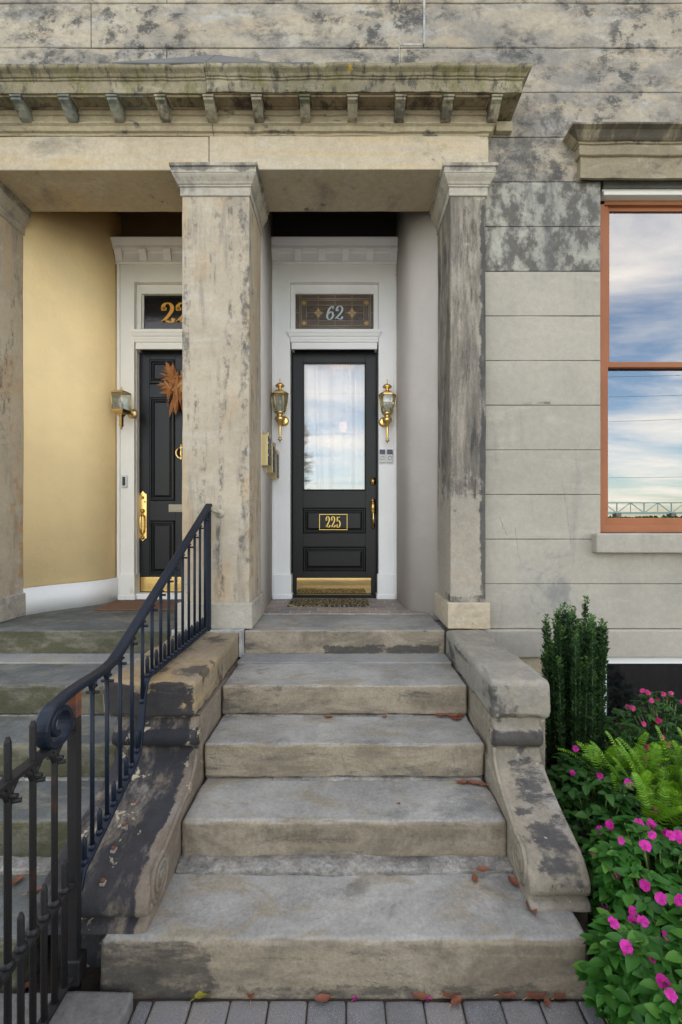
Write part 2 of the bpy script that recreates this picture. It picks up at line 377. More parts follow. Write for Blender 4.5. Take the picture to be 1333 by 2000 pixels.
M['bracket'] = stone('bracket_stone', (.38, .34, .24), (.24, .21, .15), (.46, .43, .34), bump=.5, stains=[
    dict(scale=7, lo=.46, hi=.6, col=(.055, .05, .045), k=.8),
    dict(scale=5, lo=.45, hi=.6, col=(.12, .14, .06), k=.6, box=(None, None, None, 3.12, None, None), soft=.03),
    dict(scale=5, lo=.36, hi=.5, col=(.12, .17, .18), k=.45, box=(-2.3, -1.25, None, None, None, None), soft=.08)])
M['bed'] = stone('bed_moulding_stone', (.46, .39, .26), (.33, .275, .185), (.48, .41, .29), bump=.8, stains=[
    dict(sc=(1, 1, 3), scale=4.0, lo=.56, hi=.66, col=(.06, .055, .05), k=.8)])
M['hood'] = stone('window_hood_stone', (.36, .3, .2), (.27, .225, .15), (.42, .37, .27), bump=.6, stains=[
    dict(sc=(1, 1, 1.5), scale=2.5, lo=.5, hi=.64, col=(.08, .07, .055), k=.75),
    dict(sc=(3, 1, 1), scale=3, lo=.34, hi=.5, col=(.07, .06, .05), k=.8, dist=0, box=(None, None, None, 3.225, None, None), soft=.015),
    dict(scale=11, lo=.6, hi=.66, col=(.4, .4, .22), k=.8, box=(None, None, None, 3.2, 4.4, None), soft=.05)])
M['cheek'] = stone('scroll_stone', (.31, .265, .195), (.22, .19, .14), (.32, .3, .26), bump=.9, grain=.2, stains=[
    dict(sc=(1, 1.6, 1.6), scale=3.4, lo=.40, hi=.54, col=(.042, .041, .043), k=.86, dist=.1, rough=.74, box=(.74, .96, None, 1.95, .245, None), soft=.045),
    dict(sc=(1, 2.5, 1), scale=4, lo=.45, hi=.56, col=(.05, .048, .048), k=.85, dist=.1, rough=.74, box=(.735, .96, 1.95, 2.2, None, .53), soft=.04),
    dict(scale=6, lo=.56, hi=.62, col=(.06, .055, .05), k=.8),
    dict(sc=(1, 1, 3), scale=3, lo=.3, hi=.46, col=(.04, .038, .038), k=.85, box=(None, None, None, 2.21, .56, .655), soft=.012),
    dict(scale=14, lo=.64, hi=.68, col=(.5, .46, .38), k=.8)])
M['cheek_left'] = stone('blackened_scroll_stone', (.25, .2, .145), (.17, .135, .1), (.25, .22, .18), bump=.9, grain=.2, stains=[
    dict(sc=(2.3, 1.1, 1.1), scale=2.6, lo=.34, hi=.50, col=(.022, .023, .028), k=.93, dist=.1, rough=.72, box=(None, -.74, None, 2.25, None, None), soft=.02),
    dict(sc=(1, 1, 3), scale=3, lo=.26, hi=.4, col=(.022, .022, .026), k=.9, box=(None, None, None, 2.21, .56, .655), soft=.012),
    dict(scale=12, lo=.62, hi=.66, col=(.45, .38, .26), k=.85)])
M['cap_right'] = stone('cap_block_stone', (.29, .265, .22), (.23, .21, .17), (.32, .28, .21), bump=.9, grain=.2, stains=[
    dict(scale=5, lo=.5, hi=.6, col=(.06, .058, .055), k=.8, box=(None, None, None, 2.26, None, .87), soft=.03),
    dict(sc=(1, 1, 2.4), scale=3.2, lo=.46, hi=.6, col=(.05, .05, .048), k=.85, box=(None, .735, None, None, None, .86), soft=.012)])
M['cap_left'] = stone('ochre_cap_block_stone', (.30, .235, .15), (.21, .165, .11), (.3, .26, .2), bump=.9, grain=.2, bed=((2, 1, 14), (.42, .28, .12), .5), stains=[
    dict(sc=(1, 1, 3), scale=1.9, lo=.33, hi=.46, col=(.022, .022, .027), k=.93, box=(None, None, None, 2.205, None, .88), soft=.012),
    dict(scale=5, lo=.53, hi=.62, col=(.05, .045, .04), k=.8)])
M['soil'] = stone('soil', (.05, .035, .022), (.03, .02, .013), bump=1.5, grain=.4)
M['asphalt'] = stone('pale_asphalt', (.17, .165, .155), (.14, .135, .13), bump=.5, pits=False)  # unseen road, tone lightened to bounce more sun into the porch
M['lawn'] = stone('lawn_green', (.06, .1, .03), (.04, .07, .02), bump=1, pits=False)
M['curb'] = stone('granite_curb', (.17, .16, .15), (.12, .115, .105), (.19, .17, .15), bump=.8, grain=.3)
m = MT('concrete_paver')
ri = m.n('NewGeometry').outputs['Random Per Island']
c = m.mix(ri, (.10, .10, .10), (.18, .165, .145)); c = m.mix(m.step(m.noise(scale=9, detail=5), .4, .7), c, (.155, .15, .15))
c = m.mix(m.math('MULTIPLY', m.step(m.noise(scale=320, detail=2), .6, .7), .6), c, (.5, .48, .45))
c = m.mix(m.math('MULTIPLY', m.step(m.noise(scale=260, detail=2, off=(3, 3, 3)), .58, .68), .6), c, (.03, .03, .03))
m.set(m.b.inputs['Base Color'], c); m.b.inputs['Roughness'].default_value = .85
m.set(m.b.inputs['Normal'], m.bump(m.noise(scale=200, detail=3), .8, .003)); M['paver'] = m.m
M['white'] = paint('white_trim_paint', (.84, .835, .82), .42, .12, .05, dirt=((.35, .32, .27), .64, .5))
M['cream'] = paint('cream_trim_paint', (.78, .76, .70), .45, .12, .05, dirt=((.35, .32, .27), .62, .5))
M['taupe'] = paint('taupe_stucco', (.54, .495, .455), .8, .5, .08, spec=.2, scale=45, dirt=((.42, .385, .34), .60, .3))
M['yellow'] = paint('yellow_stucco', (.98, .765, .42), .8, .5, .08, spec=.2, scale=45, dirt=((.75, .56, .3), .60, .25))
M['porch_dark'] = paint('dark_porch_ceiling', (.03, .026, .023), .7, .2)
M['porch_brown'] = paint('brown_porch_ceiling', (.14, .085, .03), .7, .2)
M['door'] = paint('black_gloss_door_paint', (.009, .009, .0095), .36, .12, .3, brush=(1, 1, .25), scale=60, spec=.32)
M['door2'] = paint('worn_black_door_paint', (.008, .0085, .011), .36, .2, .3, brush=(1, 1, .4), scale=40, spec=.32)
M['navy'] = paint('navy_railing_paint', (.006, .011, .022), .5, .5, .35, dirt=((.03, .022, .02), .6, .8), scale=50, spec=.3)
M['iron'] = paint('weathered_black_iron', (.014, .013, .013), .55, .5, .3, dirt=((.05, .022, .012), .56, .8), scale=60, spec=.3)
M['rust'] = paint('rusty_orange_iron', (.17, .055, .02), .7, .6, .4, dirt=((.05, .03, .025), .52, .8), scale=60)
M['brass'] = paint('polished_brass', (.88, .62, .24), .27, .05, .12, metal=1)
M['oldbrass'] = paint('aged_brass', (.68, .52, .27), .3, .1, .25, metal=1)
M['boxbrass'] = paint('satin_brass', (.62, .5, .26), .38, .1, .1, metal=1)
M['brown'] = paint('terracotta_window_paint', (.33, .125, .055), .55, .2, .15, spec=.25, dirt=((.16, .07, .04), .6, .6))
M['gold'] = paint('gold_number_leaf', (.72, .5, .13), .35, .05, .1, metal=.6)
M['orange'] = paint('orange_gold_number', (.62, .3, .03), .4, .1, .15, metal=.3)
M['silver'] = paint('pale_etched_glass', (.6, .7, .72), .4, .3, .2)
M['lead'] = paint('lead_came', (.42, .38, .28), .5, .3, .3, metal=.2)
M['slate'] = paint('grey_lead_flashing', (.12, .118, .11), .7, .4, .25, dirt=((.3, .28, .2), .62, .6))
M['plastic_w'] = paint('white_plastic', (.6, .6, .6), .35, 0, .03)
M['plastic_b'] = paint('dark_plastic', (.015, .015, .025), .3, 0, .1)
M['pane'] = glass('window_glass', (.35, .38, .4), .195, 0, .0)
M['doorpane'] = glass('door_glass', (.94, .95, .95), .075, 0, .02)
M['clear'] = glass('lantern_glass', (.85, .88, .84), .12)
M['darkpane'] = glass('basement_glass', (.55, .55, .55), .1)
M['black'] = paint('dark_interior', (.012, .012, .012), .8)
M['hall'] = paint('hall_wall', (.5, .47, .42), .8)
M['husk'] = None
def leafmat(name, a, b, c=None, rough=.5, trans=.25, back=None):
    m = MT(name); ri = m.n('NewGeometry').outputs['Random Per Island']
    col = m.mix(ri, a, b)
    if c: col = m.mix(m.step(m.math('FRACT', m.math('MULTIPLY', ri, 13.7)), .72, 1.0), col, c)
    col = m.mix(m.math('MULTIPLY', m.noise(scale=30, detail=3), .35), col, a)
    m.set(m.b.inputs['Base Color'], col); m.b.inputs['Roughness'].default_value = rough; m.b.inputs['Specular IOR Level'].default_value = .25
    tr = m.n('BsdfTranslucent', Color=col); mx = m.n('MixShader'); mx.inputs[0].default_value = trans
    m.set(mx.inputs[1], m.b.outputs[0]); m.set(mx.inputs[2], tr.outputs[0]); m.set(m.out.inputs[0], mx.outputs[0]); return m.m
M['husk'] = leafmat('corn_husk', (.42, .18, .06), (.28, .11, .035), (.55, .31, .14), .6, .2)
M['imp'] = leafmat('impatiens_leaf', (.020, .085, .011), (.042, .145, .018), (.10, .24, .032), .42, .22)
M['impdark'] = leafmat('impatiens_leaf_deep', (.015, .055, .01), (.03, .095, .015), (.06, .15, .025), .45, .2)
M['box'] = leafmat('holly_leaf', (.02, .05, .018), (.035, .08, .025), (.08, .15, .045), .4, .15)
M['fern'] = leafmat('fern_frond', (.09, .22, .01), (.17, .34, .015), (.28, .45, .03), .5, .3)
M['stem'] = paint('green_stem', (.14, .22, .05), .5)
M['petal'] = leafmat('pink_petal', (.55, .02, .3), (.68, .05, .4), (.42, .012, .2), .6, .3)
M['petalred'] = leafmat('rose_petal', (.7, .04, .2), (.75, .1, .32), (.6, .02, .15), .5, .3)
M['dry'] = leafmat('dry_leaf', (.36, .15, .08), (.42, .22, .13), (.17, .06, .035), .6, .1)
M['dryb'] = leafmat('leaf_yellow_green', (.3, .25, .03), (.2, .2, .03), None, .5, .1)
m = MT('sheer_curtain'); m.b.inputs['Base Color'].default_value = (.9, .9, .92, 1); m.b.inputs['Roughness'].default_value = .9
tr = m.n('BsdfTranslucent', Color=(.8, .8, .82)); tp = m.n('BsdfTransparent')
a = m.n('MixShader'); a.inputs[0].default_value = .25; m.set(a.inputs[1], m.b.outputs[0]); m.set(a.inputs[2], tr.outputs[0])
b = m.n('MixShader'); b.inputs[0].default_value = .10; m.set(b.inputs[1], a.outputs[0]); m.set(b.inputs[2], tp.outputs[0])
m.set(m.out.inputs[0], b.outputs[0]); M['curtain'] = m.m
m = MT('lamp_glow'); m.b.inputs['Emission Color'].default_value = (1, .5, .25, 1); m.b.inputs['Emission Strength'].default_value = .9; M['glow'] = m.m
m = MT('slate_tiles')
mp_ = m.n('Mapping', Vector=m.pos(), Location=(.06, -3.715, 0)); 
bt = m.n('TexBrick', {'offset': .37}, Vector=mp_.outputs[0], Color1=(.38, .3, .22), Color2=(.19, .2, .21), Mortar=(.5, .49, .46), Scale=1.0, Mortar_Size=.0035, Brick_Width=.165, Row_Height=.115)
bt.inputs['Mortar Smooth'].default_value = .2
c = m.mix(m.math('MULTIPLY', m.step(m.noise(scale=7, detail=6, dist=1), .45, .6), .5), bt.outputs[0], (.25, .15, .1))
m.set(m.b.inputs['Base Color'], c); m.b.inputs['Roughness'].default_value = .6
m.set(m.b.inputs['Normal'], m.bump(m.math('MULTIPLY', bt.outputs['Fac'], -1.0), .6, .004, m.bump(m.noise(scale=25, detail=5), .4, .005))); M['tile'] = m.m
def mat_pattern(name, base, col, kind):
    m = MT(name)
    if kind == 'lace':
        v = m.n('TexVoronoi', {'feature': 'DISTANCE_TO_EDGE'}, Vector=m.n('Mapping', Vector=m.pos(), Scale=(1, 1.1, 1)).outputs[0], Scale=26.0).outputs['Distance']
        k = m.math('SUBTRACT', 1.0, m.step(v, .02, .11))
    else:
        w_ = m.n('TexWave', {'bands_direction': 'X'}, Vector=m.pos(), Scale=18.0, Distortion=.4); k = m.step(w_.outputs['Fac'], .3, .6)
    m.set(m.b.inputs['Base Color'], m.mix(k, base, col)); m.b.inputs['Roughness'].default_value = .8
    m.set(m.b.inputs['Normal'], m.bump(m.math('ADD', k, m.noise(scale=150)), .8, .006)); return m.m
M['mat'] = mat_pattern('rubber_lace_mat', (.012, .013, .014), (.45, .35, .16), 'lace')
M['mat2'] = mat_pattern('brown_rib_mat', (.12, .055, .03), (.22, .11, .06), 'rib')
m = MT('stained_transom_glass')
ck = m.n('Mapping', Vector=m.pos(), Scale=(1, 1, 1)).outputs[0]
c = m.mix(m.step(m.noise(scale=28, detail=4), .4, .6), (.085, .05, .022), (.045, .027, .013))
m.set(m.b.inputs['Base Color'], c); m.b.inputs['Roughness'].default_value = .22
m.set(m.b.inputs['Normal'], m.bump(m.noise(scale=60, detail=3), .7, .006)); M['stained'] = m.m
M['stained2'] = paint('brown_rippled_glass', (.12, .07, .045), .3, .8, .3, scale=70)
M['amber'] = paint('amber_glass', (.6, .36, .12), .3, .6, .35, scale=70)
m = MT('etched_black_glass'); m.b.inputs['Base Color'].default_value = (.008, .008, .009, 1); m.b.inputs['Roughness'].default_value = .12
m.set(m.b.inputs['Normal'], m.bump(m.noise(scale=10, detail=3), .1, .01)); M['blackglass'] = m.m
m = MT('embossed_box_front')
v = m.n('TexVoronoi', Vector=m.pos(), Scale=38.0).outputs['Distance']
m.set(m.b.inputs['Base Color'], m.mix(m.step(v, .2, .4), (.55, .42, .22), (.03, .035, .05))); m.b.inputs['Roughness'].default_value = .45; m.b.inputs['Metallic'].default_value = .4
M['emboss'] = m.m

# ------------------------------------------------------------------ ground and setting
LZ = .887                                             # landing level
ZT = [.887, .713, .540, .366, .193]                   # step tops
YF = [3.175, 2.600, 2.272, 1.957, 1.590]              # step fronts
YW = 3.30                                             # main wall face
def sheet(name, x0, x1, y0, y1, z, mat):
    return tag(MB().add([(x0, y0, z), (x1, y0, z), (x1, y1, z), (x0, y1, z)], [(0, 1, 2, 3)]).build(name, mat), kind='structure')
sheet('ground', -900, 900, -900, 60, -.03, M['lawn'])
sheet('road', -300, 300, -14, -2.6, -.022, M['asphalt'])
sheet('bounce_pavement', -300, 300, -60, -14, -.02, M['landing'])  # unseen pale sheet, added to bounce warm sunlight onto the house fronts
sheet('garden_soil', .86, 6, -1.5, 3.32, .0, M['soil'])
sheet('paving_bed', -6, 6, -2.6, 3.3, -.012, M['soil'])
b = MB()
pw, pl = .1335, .205
for i in range(-38, 16):
    x = .006 + i * pw
    if (x + pw < -.70 and x > -1.3) or x > .88: continue
    for j in range(14):
        y1 = 1.582 - j * pl - (.5 * pl if i % 1 else 0); y0 = y1 - pl
        dz = .003 * nv((x, y1, 0), 9)
        b.rbox(max(x + .002, -.716) if x > -1.3 else x + .002, x + pw - .002, y0 + .002, y1 - .002, -.06, -.004 + dz, r=.009, res=.2 if y1 < 1.1 else .05, rough=.0015 if y1 > 1.1 else 0, chip=.004)
tag(b.build('paving', M['paver']), kind='structure')

# ------------------------------------------------------------------ the two houses
house = thing('stone_rowhouse', 'pale sandstone house with taupe porch walls, glazed black door and terracotta framed window', 'house', (1.5, 3.3, 0))
nbr = thing('stone_rowhouse', 'stone row house at the left with yellow curved porch wall and panelled black door', 'house', (-2.2, 3.3, 0))
CH = .3243                                            # course height
z0c = PZ(1228, YW) ; rows = [z0c + i * CH for i in range(0, 23)]
def blk(b, x0, x1, z0, z1, y=YW, r=.004, rough=.001, g=.002, chip=0.002):
    b.rbox(x0 + g, x1 - g, y, y + .12, z0 + g, z1 - g, r=r, res=.12, rough=rough, chip=chip, warp=.0015)
WX0, WZ0, WZ1 = 1.862, PZ(1042, YW), PZ(350, YW)      # window opening
painted, mott, upper, upl = MB(), MB(), MB(), MB()
for i in range(0, 21):
    a, c_ = rows[i], rows[i + 1]
    if c_ < 3.5 + .01:                                # clean painted courses, up to the blackened pair
        x1 = WX0 if (a > WZ0 - .3) else 3.4
        if a < WZ0 < c_: blk(painted, .98, WX0, a, c_); blk(painted, WX0, 3.4, a, WZ0 - .001)
        else: blk(painted, .98, x1, a, c_)
    elif c_ < 4.16: blk(mott, .98, WX0, a, c_)
    elif c_ < 4.5:
        blk(upper, 1.0, 1.72, a, c_); blk(upper, 1.72, 3.4, a + .2, c_)
    elif c_ < 4.83: blk(upper, 1.0, 3.4, a, c_)
    else:
        js = {0: [-3.4, -1.29, .40, 3.4], 1: [-3.4, -1.84, .575, 3.4]}[i % 2]
        for p, q in zip(js, js[1:]):
            dz = .0
            (upl if q <= -1.2 else upper).rbox(p + .0022, q - .0022, YW, YW + .12, a + .0022, c_ - .0022, r=.007, res=.12 if a < 5.6 else .5, rough=.003, chip=.005, warp=.003)
painted.build('wall', M['painted'], house); mott.build('wall', M['mottled'], house)['label'] = 'two heavily blackened stone courses'
upper.build('upper_wall', M['upper'], house)
upl.build('upper_wall', M['upper'], nbr)
MB().box(.99, WX0 - .004, YW + .012, YW + .3, .69, 4.6).box(-.96, 3.4, YW + .012, YW + .3, 4.6, 7.4).box(WX0 - .004, 3.4, YW + .012, YW + .1, .70, WZ0 - .02).box(WX0 - .004, 3.4, YW + .012, YW + .12, WZ1 + .03, 4.6).build('mortar_core', M['mortar'], house)
MB().box(-3.6, -.97, YW + .012, YW + .3, 4.6, 7.4).build('mortar_core', M['mortar'], nbr)
MB().box(.99, 1.6, 3.68, 7.1, .3, 4.69).box(-.69, 4.6, 7.1, 7.3, -.1, 7.4).box(4.4, 4.6, 3.6, 7.1, -.1, 7.4).box(-.9, 4.6, 3.62, 7.3, 7.4, 7.5).box(.72, 4.4, 3.62, 7.1, -.1, LZ - .06).box(3.4, 4.6, YW + .02, 3.6, -.1, 7.4).build('building_core', M['hall'], house)
MB().box(-4.6, -.69, 7.1, 7.3, -.1, 7.4).box(-4.8, -4.6, 3.4, 7.1, -.1, 7.4).box(-4.6, -.9, 3.62, 7.3, 7.42, 7.52).box(-4.6, .715, 3.74, 7.1, -.1, LZ - .06).box(-4.6, -2.72, 3.7, 4.7, -.1, 4.69).box(-4.6, -3.1, 3.3, 3.69, -.1, 4.6).build('building_core', M['hall'], nbr)
# pale repaired joint in the upper wall
xr = PX(828, YW)
b = MB(); b.rbox(xr - .004, xr + .012, YW - .004, YW + .05, PZ(85, YW), 5.6, r=.004, rough=.004)
b.rbox(PX(782, YW), xr - .01, YW - .003, YW + .05, PZ(88, YW), PZ(84.5, YW), r=.003, rough=.004)
b.rbox(PX(780, YW) - .003, PX(780, YW) + .005, YW - .003, YW + .05, 4.8, PZ(88, YW), r=.003, rough=.004)
b.build('repaired_joint', M['white_mortar'], house)
b = MB(); rnd = random.Random(4)                       # hairline cracks in the painted courses
for (u0, v0, u1, v1) in ((1008, 1030, 1032, 1215), (1098, 935, 1128, 1135), (1128, 1135, 1136, 1085), (1112, 1080, 1124, 1150), (975, 1010, 990, 1045)):
    n = 16; pts = [(PX(u0 + (u1 - u0) * k / n + rnd.uniform(-2.2, 2.2), YW), YW + .0003, PZ(v0 + (v1 - v0) * k / n, YW)) for k in range(n + 1)]
    b.tube(pts, [.0004 + .0006 * rnd.random() for _ in pts], 5)
b.build('hairline_crack', paint('crack_dirt', (.12, .11, .1), .9), house)
# water table, foundation
b = MB(); b.rbox(.90, 3.4, 3.262, 3.6, PZ(1285, 3.262), z0c - .003, r=.008, res=.15, rough=.002, chip=.004); b.build('plinth_course', M['painted'], house)
fx = PX(1172, 3.34)
b = MB(); b.rbox(.9, fx, 3.30, 3.6, -.1, .668, r=.008, res=.15, rough=.003, warp=.003); b.build('foundation', M['beam'], house)
# basement window
bw = MB().box(fx, fx + .035, 3.31, 3.36, 0, .66).box(fx, 3.2, 3.31, 3.36, .612, .664).build('basement_window', M['white'], house)
MB().box(fx + .03, 3.2, 3.335, 3.339, 0, .615).build('pane', M['darkpane'], bw)
b = MB(); n = 90; vs = []
for i in range(n): x = fx + .03 + i * .014; vs += [(x, 3.37 + .018 * math.sin(i * 1.1) + .01 * math.sin(i * .43), 0), (x, 3.37 + .012 * math.sin(i * 1.1), .62)]
b.add(vs, [(2 * i, 2 * i + 2, 2 * i + 3, 2 * i + 1) for i in range(n - 1)], True); b.build('curtain', paint('charcoal_curtain', (.13, .135, .16), .9), bw)
MB().box(fx + .03, 3.3, 3.6, 3.62, 0, .7).build('dark_room', M['black'], bw)
# main window
win = thing('tmp', 'x', 'x', (2.2, 3.3, 2.5)); bpy.data.objects.remove(win)
YFm = 3.40
wf = MB()
fx0 = PX(1175, YFm) - .02; fxi = PX(1190, YFm + .02); zt = PZ(393, YFm); zb = PZ(1040, YFm)
wf.rbox(fx0, PX(1181, YFm), YFm - .01, YFm + .09, zb, zt, r=.004, res=.4); wf.rbox(fx0, 3.3, YFm - .01, YFm + .09, zt - .03, zt, r=.004, res=.4)
wf.rbox(PX(1181, YFm) + .001, fxi - .012, YFm + .006, YFm + .09, zb + .05, zt - .03, r=.004, res=.4); wf.rbox(fx0, 3.3, YFm - .012, YFm + .09, zb, zb + .055, r=.005, res=.4)
window = wf.build('window', M['brown'], house)
sash = MB(); zmr = PZ(710, YFm)
sash.rbox(fxi - .014, fxi + .006, YFm + .02, YFm + .06, zmr, zt - .028, r=.003, res=.4); sash.rbox(fxi, 3.3, YFm + .02, YFm + .06, zt - .058, zt - .028, r=.003, res=.4)
sash.rbox(fxi - .014, 3.3, YFm + .018, YFm + .06, zmr - .022, zmr + .022, r=.006, res=.4)
sash.build('upper_sash', M['brown'], window)
sash = MB(); sash.rbox(fxi - .014, fxi + .004, YFm + .045, YFm + .085, zb + .05, zmr - .02, r=.003, res=.4)
sash.rbox(fxi - .014, 3.3, YFm + .04, YFm + .085, zb + .048, zb + .11, r=.005, res=.4); sash.build('lower_sash', M['brown'], window)
MB().box(fxi + .004, 3.3, YFm + .035, YFm + .038, zmr + .02, zt - .05).build('pane', M['pane'], window)
MB().box(fxi + .002, 3.3, YFm + .062, YFm + .065, zb + .1, zmr - .02).build('pane', M['pane'], window)
MB().box(fx0, 3.4, YFm + .5, YFm + .52, 1, 4.5).build('dark_room', M['black'], window)
MB().rbox(fx0, 3.35, YW + .035, YW + .16, zt + .06, WZ1 + .2, r=.006, res=.3, rough=.002).build('head_lining', M['landing'], window)
MB().rbox(fx0, 3.35, YW + .03, YW + .16, zt + .002, zt + .034, r=.006, res=.3).rbox(fx0, 3.35, YW + .05, YW + .16, zt + .035, zt + .059, r=.006, res=.3).build('head_bead', M['cream'], window)
sx = PX(1163, 3.26)
MB().rbox(sx, 3.4, 3.235, 3.45, PZ(1080, 3.25), PZ(1042, 3.25), r=.008, res=.1, rough=.003, chip=.006).build('sill', M['painted'], window)
hx = PX(1135, 3.25)
b = MB(); hb = PZ(347, 3.25); 
b.sweep([(hx, 3.42), (hx, 3.25), (3.4, 3.25)], [(-.02, hb), (0, hb), (0, hb + .148), (.014, hb + .153), (.018, hb + .157), (.018, hb + .222), (.028, hb + .226), (.028, hb + .236), (.04, hb + .24), (.05, hb + .25), (.06, hb + .266), (.075, hb + .285), (.10, hb + .296), (.105, hb + .298), (.105, hb + .31), (-.02, hb + .315)], seg=.05, jit=.004)
b.v = [(x, y, z) for x, y, z in b.v]
b.build('window_hood', M['hood'], house)

# ------------------------------------------------------------------ portico
port = thing('stone_portico', 'mossy stone porch with square pillars and bracketed cornice across both doorways', 'portico', (-.9, 3.23, LZ))
XJ = PX(408, 3.23); XE = 1.025
b = MB(); b.rbox(XJ + .003, XE, 3.23, 3.677, 4.148, 4.387, r=.006, res=.1, rough=.002, chip=.003); b.build('architrave', M['beam'], port)
b = MB(); b.rbox(-4, XJ - .003, 3.234, 3.677, 4.146, 4.387, r=.006, res=.1, rough=.002, chip=.003); b.build('architrave', M['beam'], port)
bedp = [(-.02, 4.387), (.0, 4.387), (.004, 4.40), (.02, 4.405), (.03, 4.43), (.045, 4.44), (.045, 4.448), (.03, 4.45), (.03, 4.50), (.04, 4.503), (.045, 4.515), (.055, 4.532), (-.02, 4.534)]
XC = 1.213 - .155
def band(x0, x1, ret, name, mat, prof, yl=3.23, jit=.003):
    p = [(x0, yl), (x1, yl)] + ([(x1, YW)] if ret else [])
    MB().sweep(p, prof, seg=.04, jit=jit).build(name, mat, port)
XS = PX(415, 3.2)
band(XS + .002, XE, True, 'bed_moulding', M['bed'], bedp, jit=.005)
band(-4, XS - .002, False, 'bed_moulding', M['bed'], bedp)
corp = [(-.02, 4.534), (.176, 4.534), (.176, 4.612), (.184, 4.616), (.184, 4.626), (.192, 4.629), (.2, 4.643), (.219, 4.658), (.223, 4.665), (.223, 4.683), (-.02, 4.70)]
band(XS + .002, XE, True, 'cornice', M['cornice'], corp, jit=.0065)
band(-4, XS - .002, False, 'cornice', M['cornice'], [(o - .006, z - .003) for o, z in corp], jit=.005)
# the soffit between the brackets: sunk panels
b = MB(); b.add([(-4, 3.06, 4.5325), (XE + .16, 3.06, 4.5325), (XE + .16, 3.2, 4.5325), (-4, 3.2, 4.5325)], [(0, 1, 2, 3)]); 
XB = [.0558 + .3255 * k for k in range(-10, 4)]
for k in range(len(XB) - 1):
    x0, x1 = XB[k] + .045, XB[k + 1] - .045
    for (p, q, r_, s_) in ((x0, x1, 3.075, 3.085), (x0, x1, 3.165, 3.175), (x0, x0 + .01, 3.085, 3.165), (x1 - .01, x1, 3.085, 3.165)): b.box(p, q, r_, s_, 4.522, 4.5321)
b.build('soffit', M['soffit'], port)
for x in XB:
    b = MB(); w_ = .033; 
    prof = [(3.195, 4.442), (3.175, 4.440), (3.155, 4.446), (3.12, 4.470), (3.095, 4.492), (3.072, 4.5), (3.072, 4.515), (3.199, 4.515), (3.199, 4.445)]
    b.prism_x(prof, x - w_, x + w_)
    b.rbox(x - w_ - .006, x + w_ + .006, 3.064, 3.198, 4.516, 4.531, r=.004, res=.3)
    b.build('bracket', M['bracket'], port)
b = MB(); b.rbox(PX(969, 3.27), PX(1001, 3.27), 3.262, YW + .02, PZ(256, 3.27), 4.52, r=.004, rough=.003); b.build('end_block', M['bed'], port)
# lead flashing on the porch roof
b = MB(); px_ = PX(422, 3.28)
for (xa, xb, za, zb_) in ((px_ - .62, px_ - .003, 4.93, 5.028), (px_ + .003, px_ + .72, 5.028, 4.93)):
    b.add([(xa, 3.02, 4.70), (xb, 3.02, 4.70), (xb, 3.292, zb_), (xa, 3.292, za), (xa, 3.02, 4.69), (xb, 3.02, 4.69), (xb, 3.292, 4.69), (xa, 3.292, 4.69)],
          [(0, 1, 2, 3), (4, 7, 6, 5), (0, 4, 5, 1), (2, 6, 7, 3), (0, 3, 7, 4), (1, 5, 6, 2)])
b.build('roof_flashing', M['slate'], port)
b = MB().add([(-4, 3.02, 4.685), (XE + .2, 3.02, 4.685), (XE + .2, YW, 4.80), (-4, YW, 4.80)], [(0, 1, 2, 3)]); b.build('roof_slab', M['cornice'], port)
capp = [(-.02, 3.955), (.006, 3.955), (.010, 3.96), (.010, 4.012), (.018, 4.016), (.018, 4.026), (.024, 4.030), (.03, 4.045), (.045, 4.066), (.052, 4.08), (.052, 4.086), (.056, 4.088), (.056, 4.122), (.067, 4.127), (.069, 4.1455), (-.02, 4.1458)]
def pillar(x0, x1, label, mat, capm, y0=3.23, y1=3.675):
    b = MB(); b.rbox(x0, x1, y0, y1, 1.06, 4.0, r=.007, res=.09, rough=.0025, chip=.006, warp=.003)
    p = b.build('pillar', mat, port); p['label'] = label
    b = MB(); b.sweep([(x0, y1), (x0, y0), (x1, y0), (x1, y1)], capp, seg=.05, jit=.002); b.add([(x0 - .05, y0 - .05, 4.1457), (x1 + .05, y0 - .05, 4.1457), (x1 + .05, y1, 4.1457), (x0 - .05, y1, 4.1457)], [(0, 1, 2, 3)])
    b.build('capital', capm, p)
    b = MB(); b.rbox(x0 - .024, x1 + .024, y0 - .028, y1 + .01, LZ + .002, 1.073, r=.006, res=.08, rough=.002, chip=.006); b.build('plinth', M['capital'] if mat != M['pillar_dark'] else M['beam'], p)
pillar(-1.154, -.675, 'wide pale square pillar with black streaks down its right side', M['pillar'], M['capital'])
pillar(.754, 1.005, 'narrow sooty dark pilaster beside the painted wall', M['pillar_dark'], M['capital'])
pillar(-3.1, -2.590, 'grey pillar at the left edge with a rust streak', M['pillar'], M['capital'])

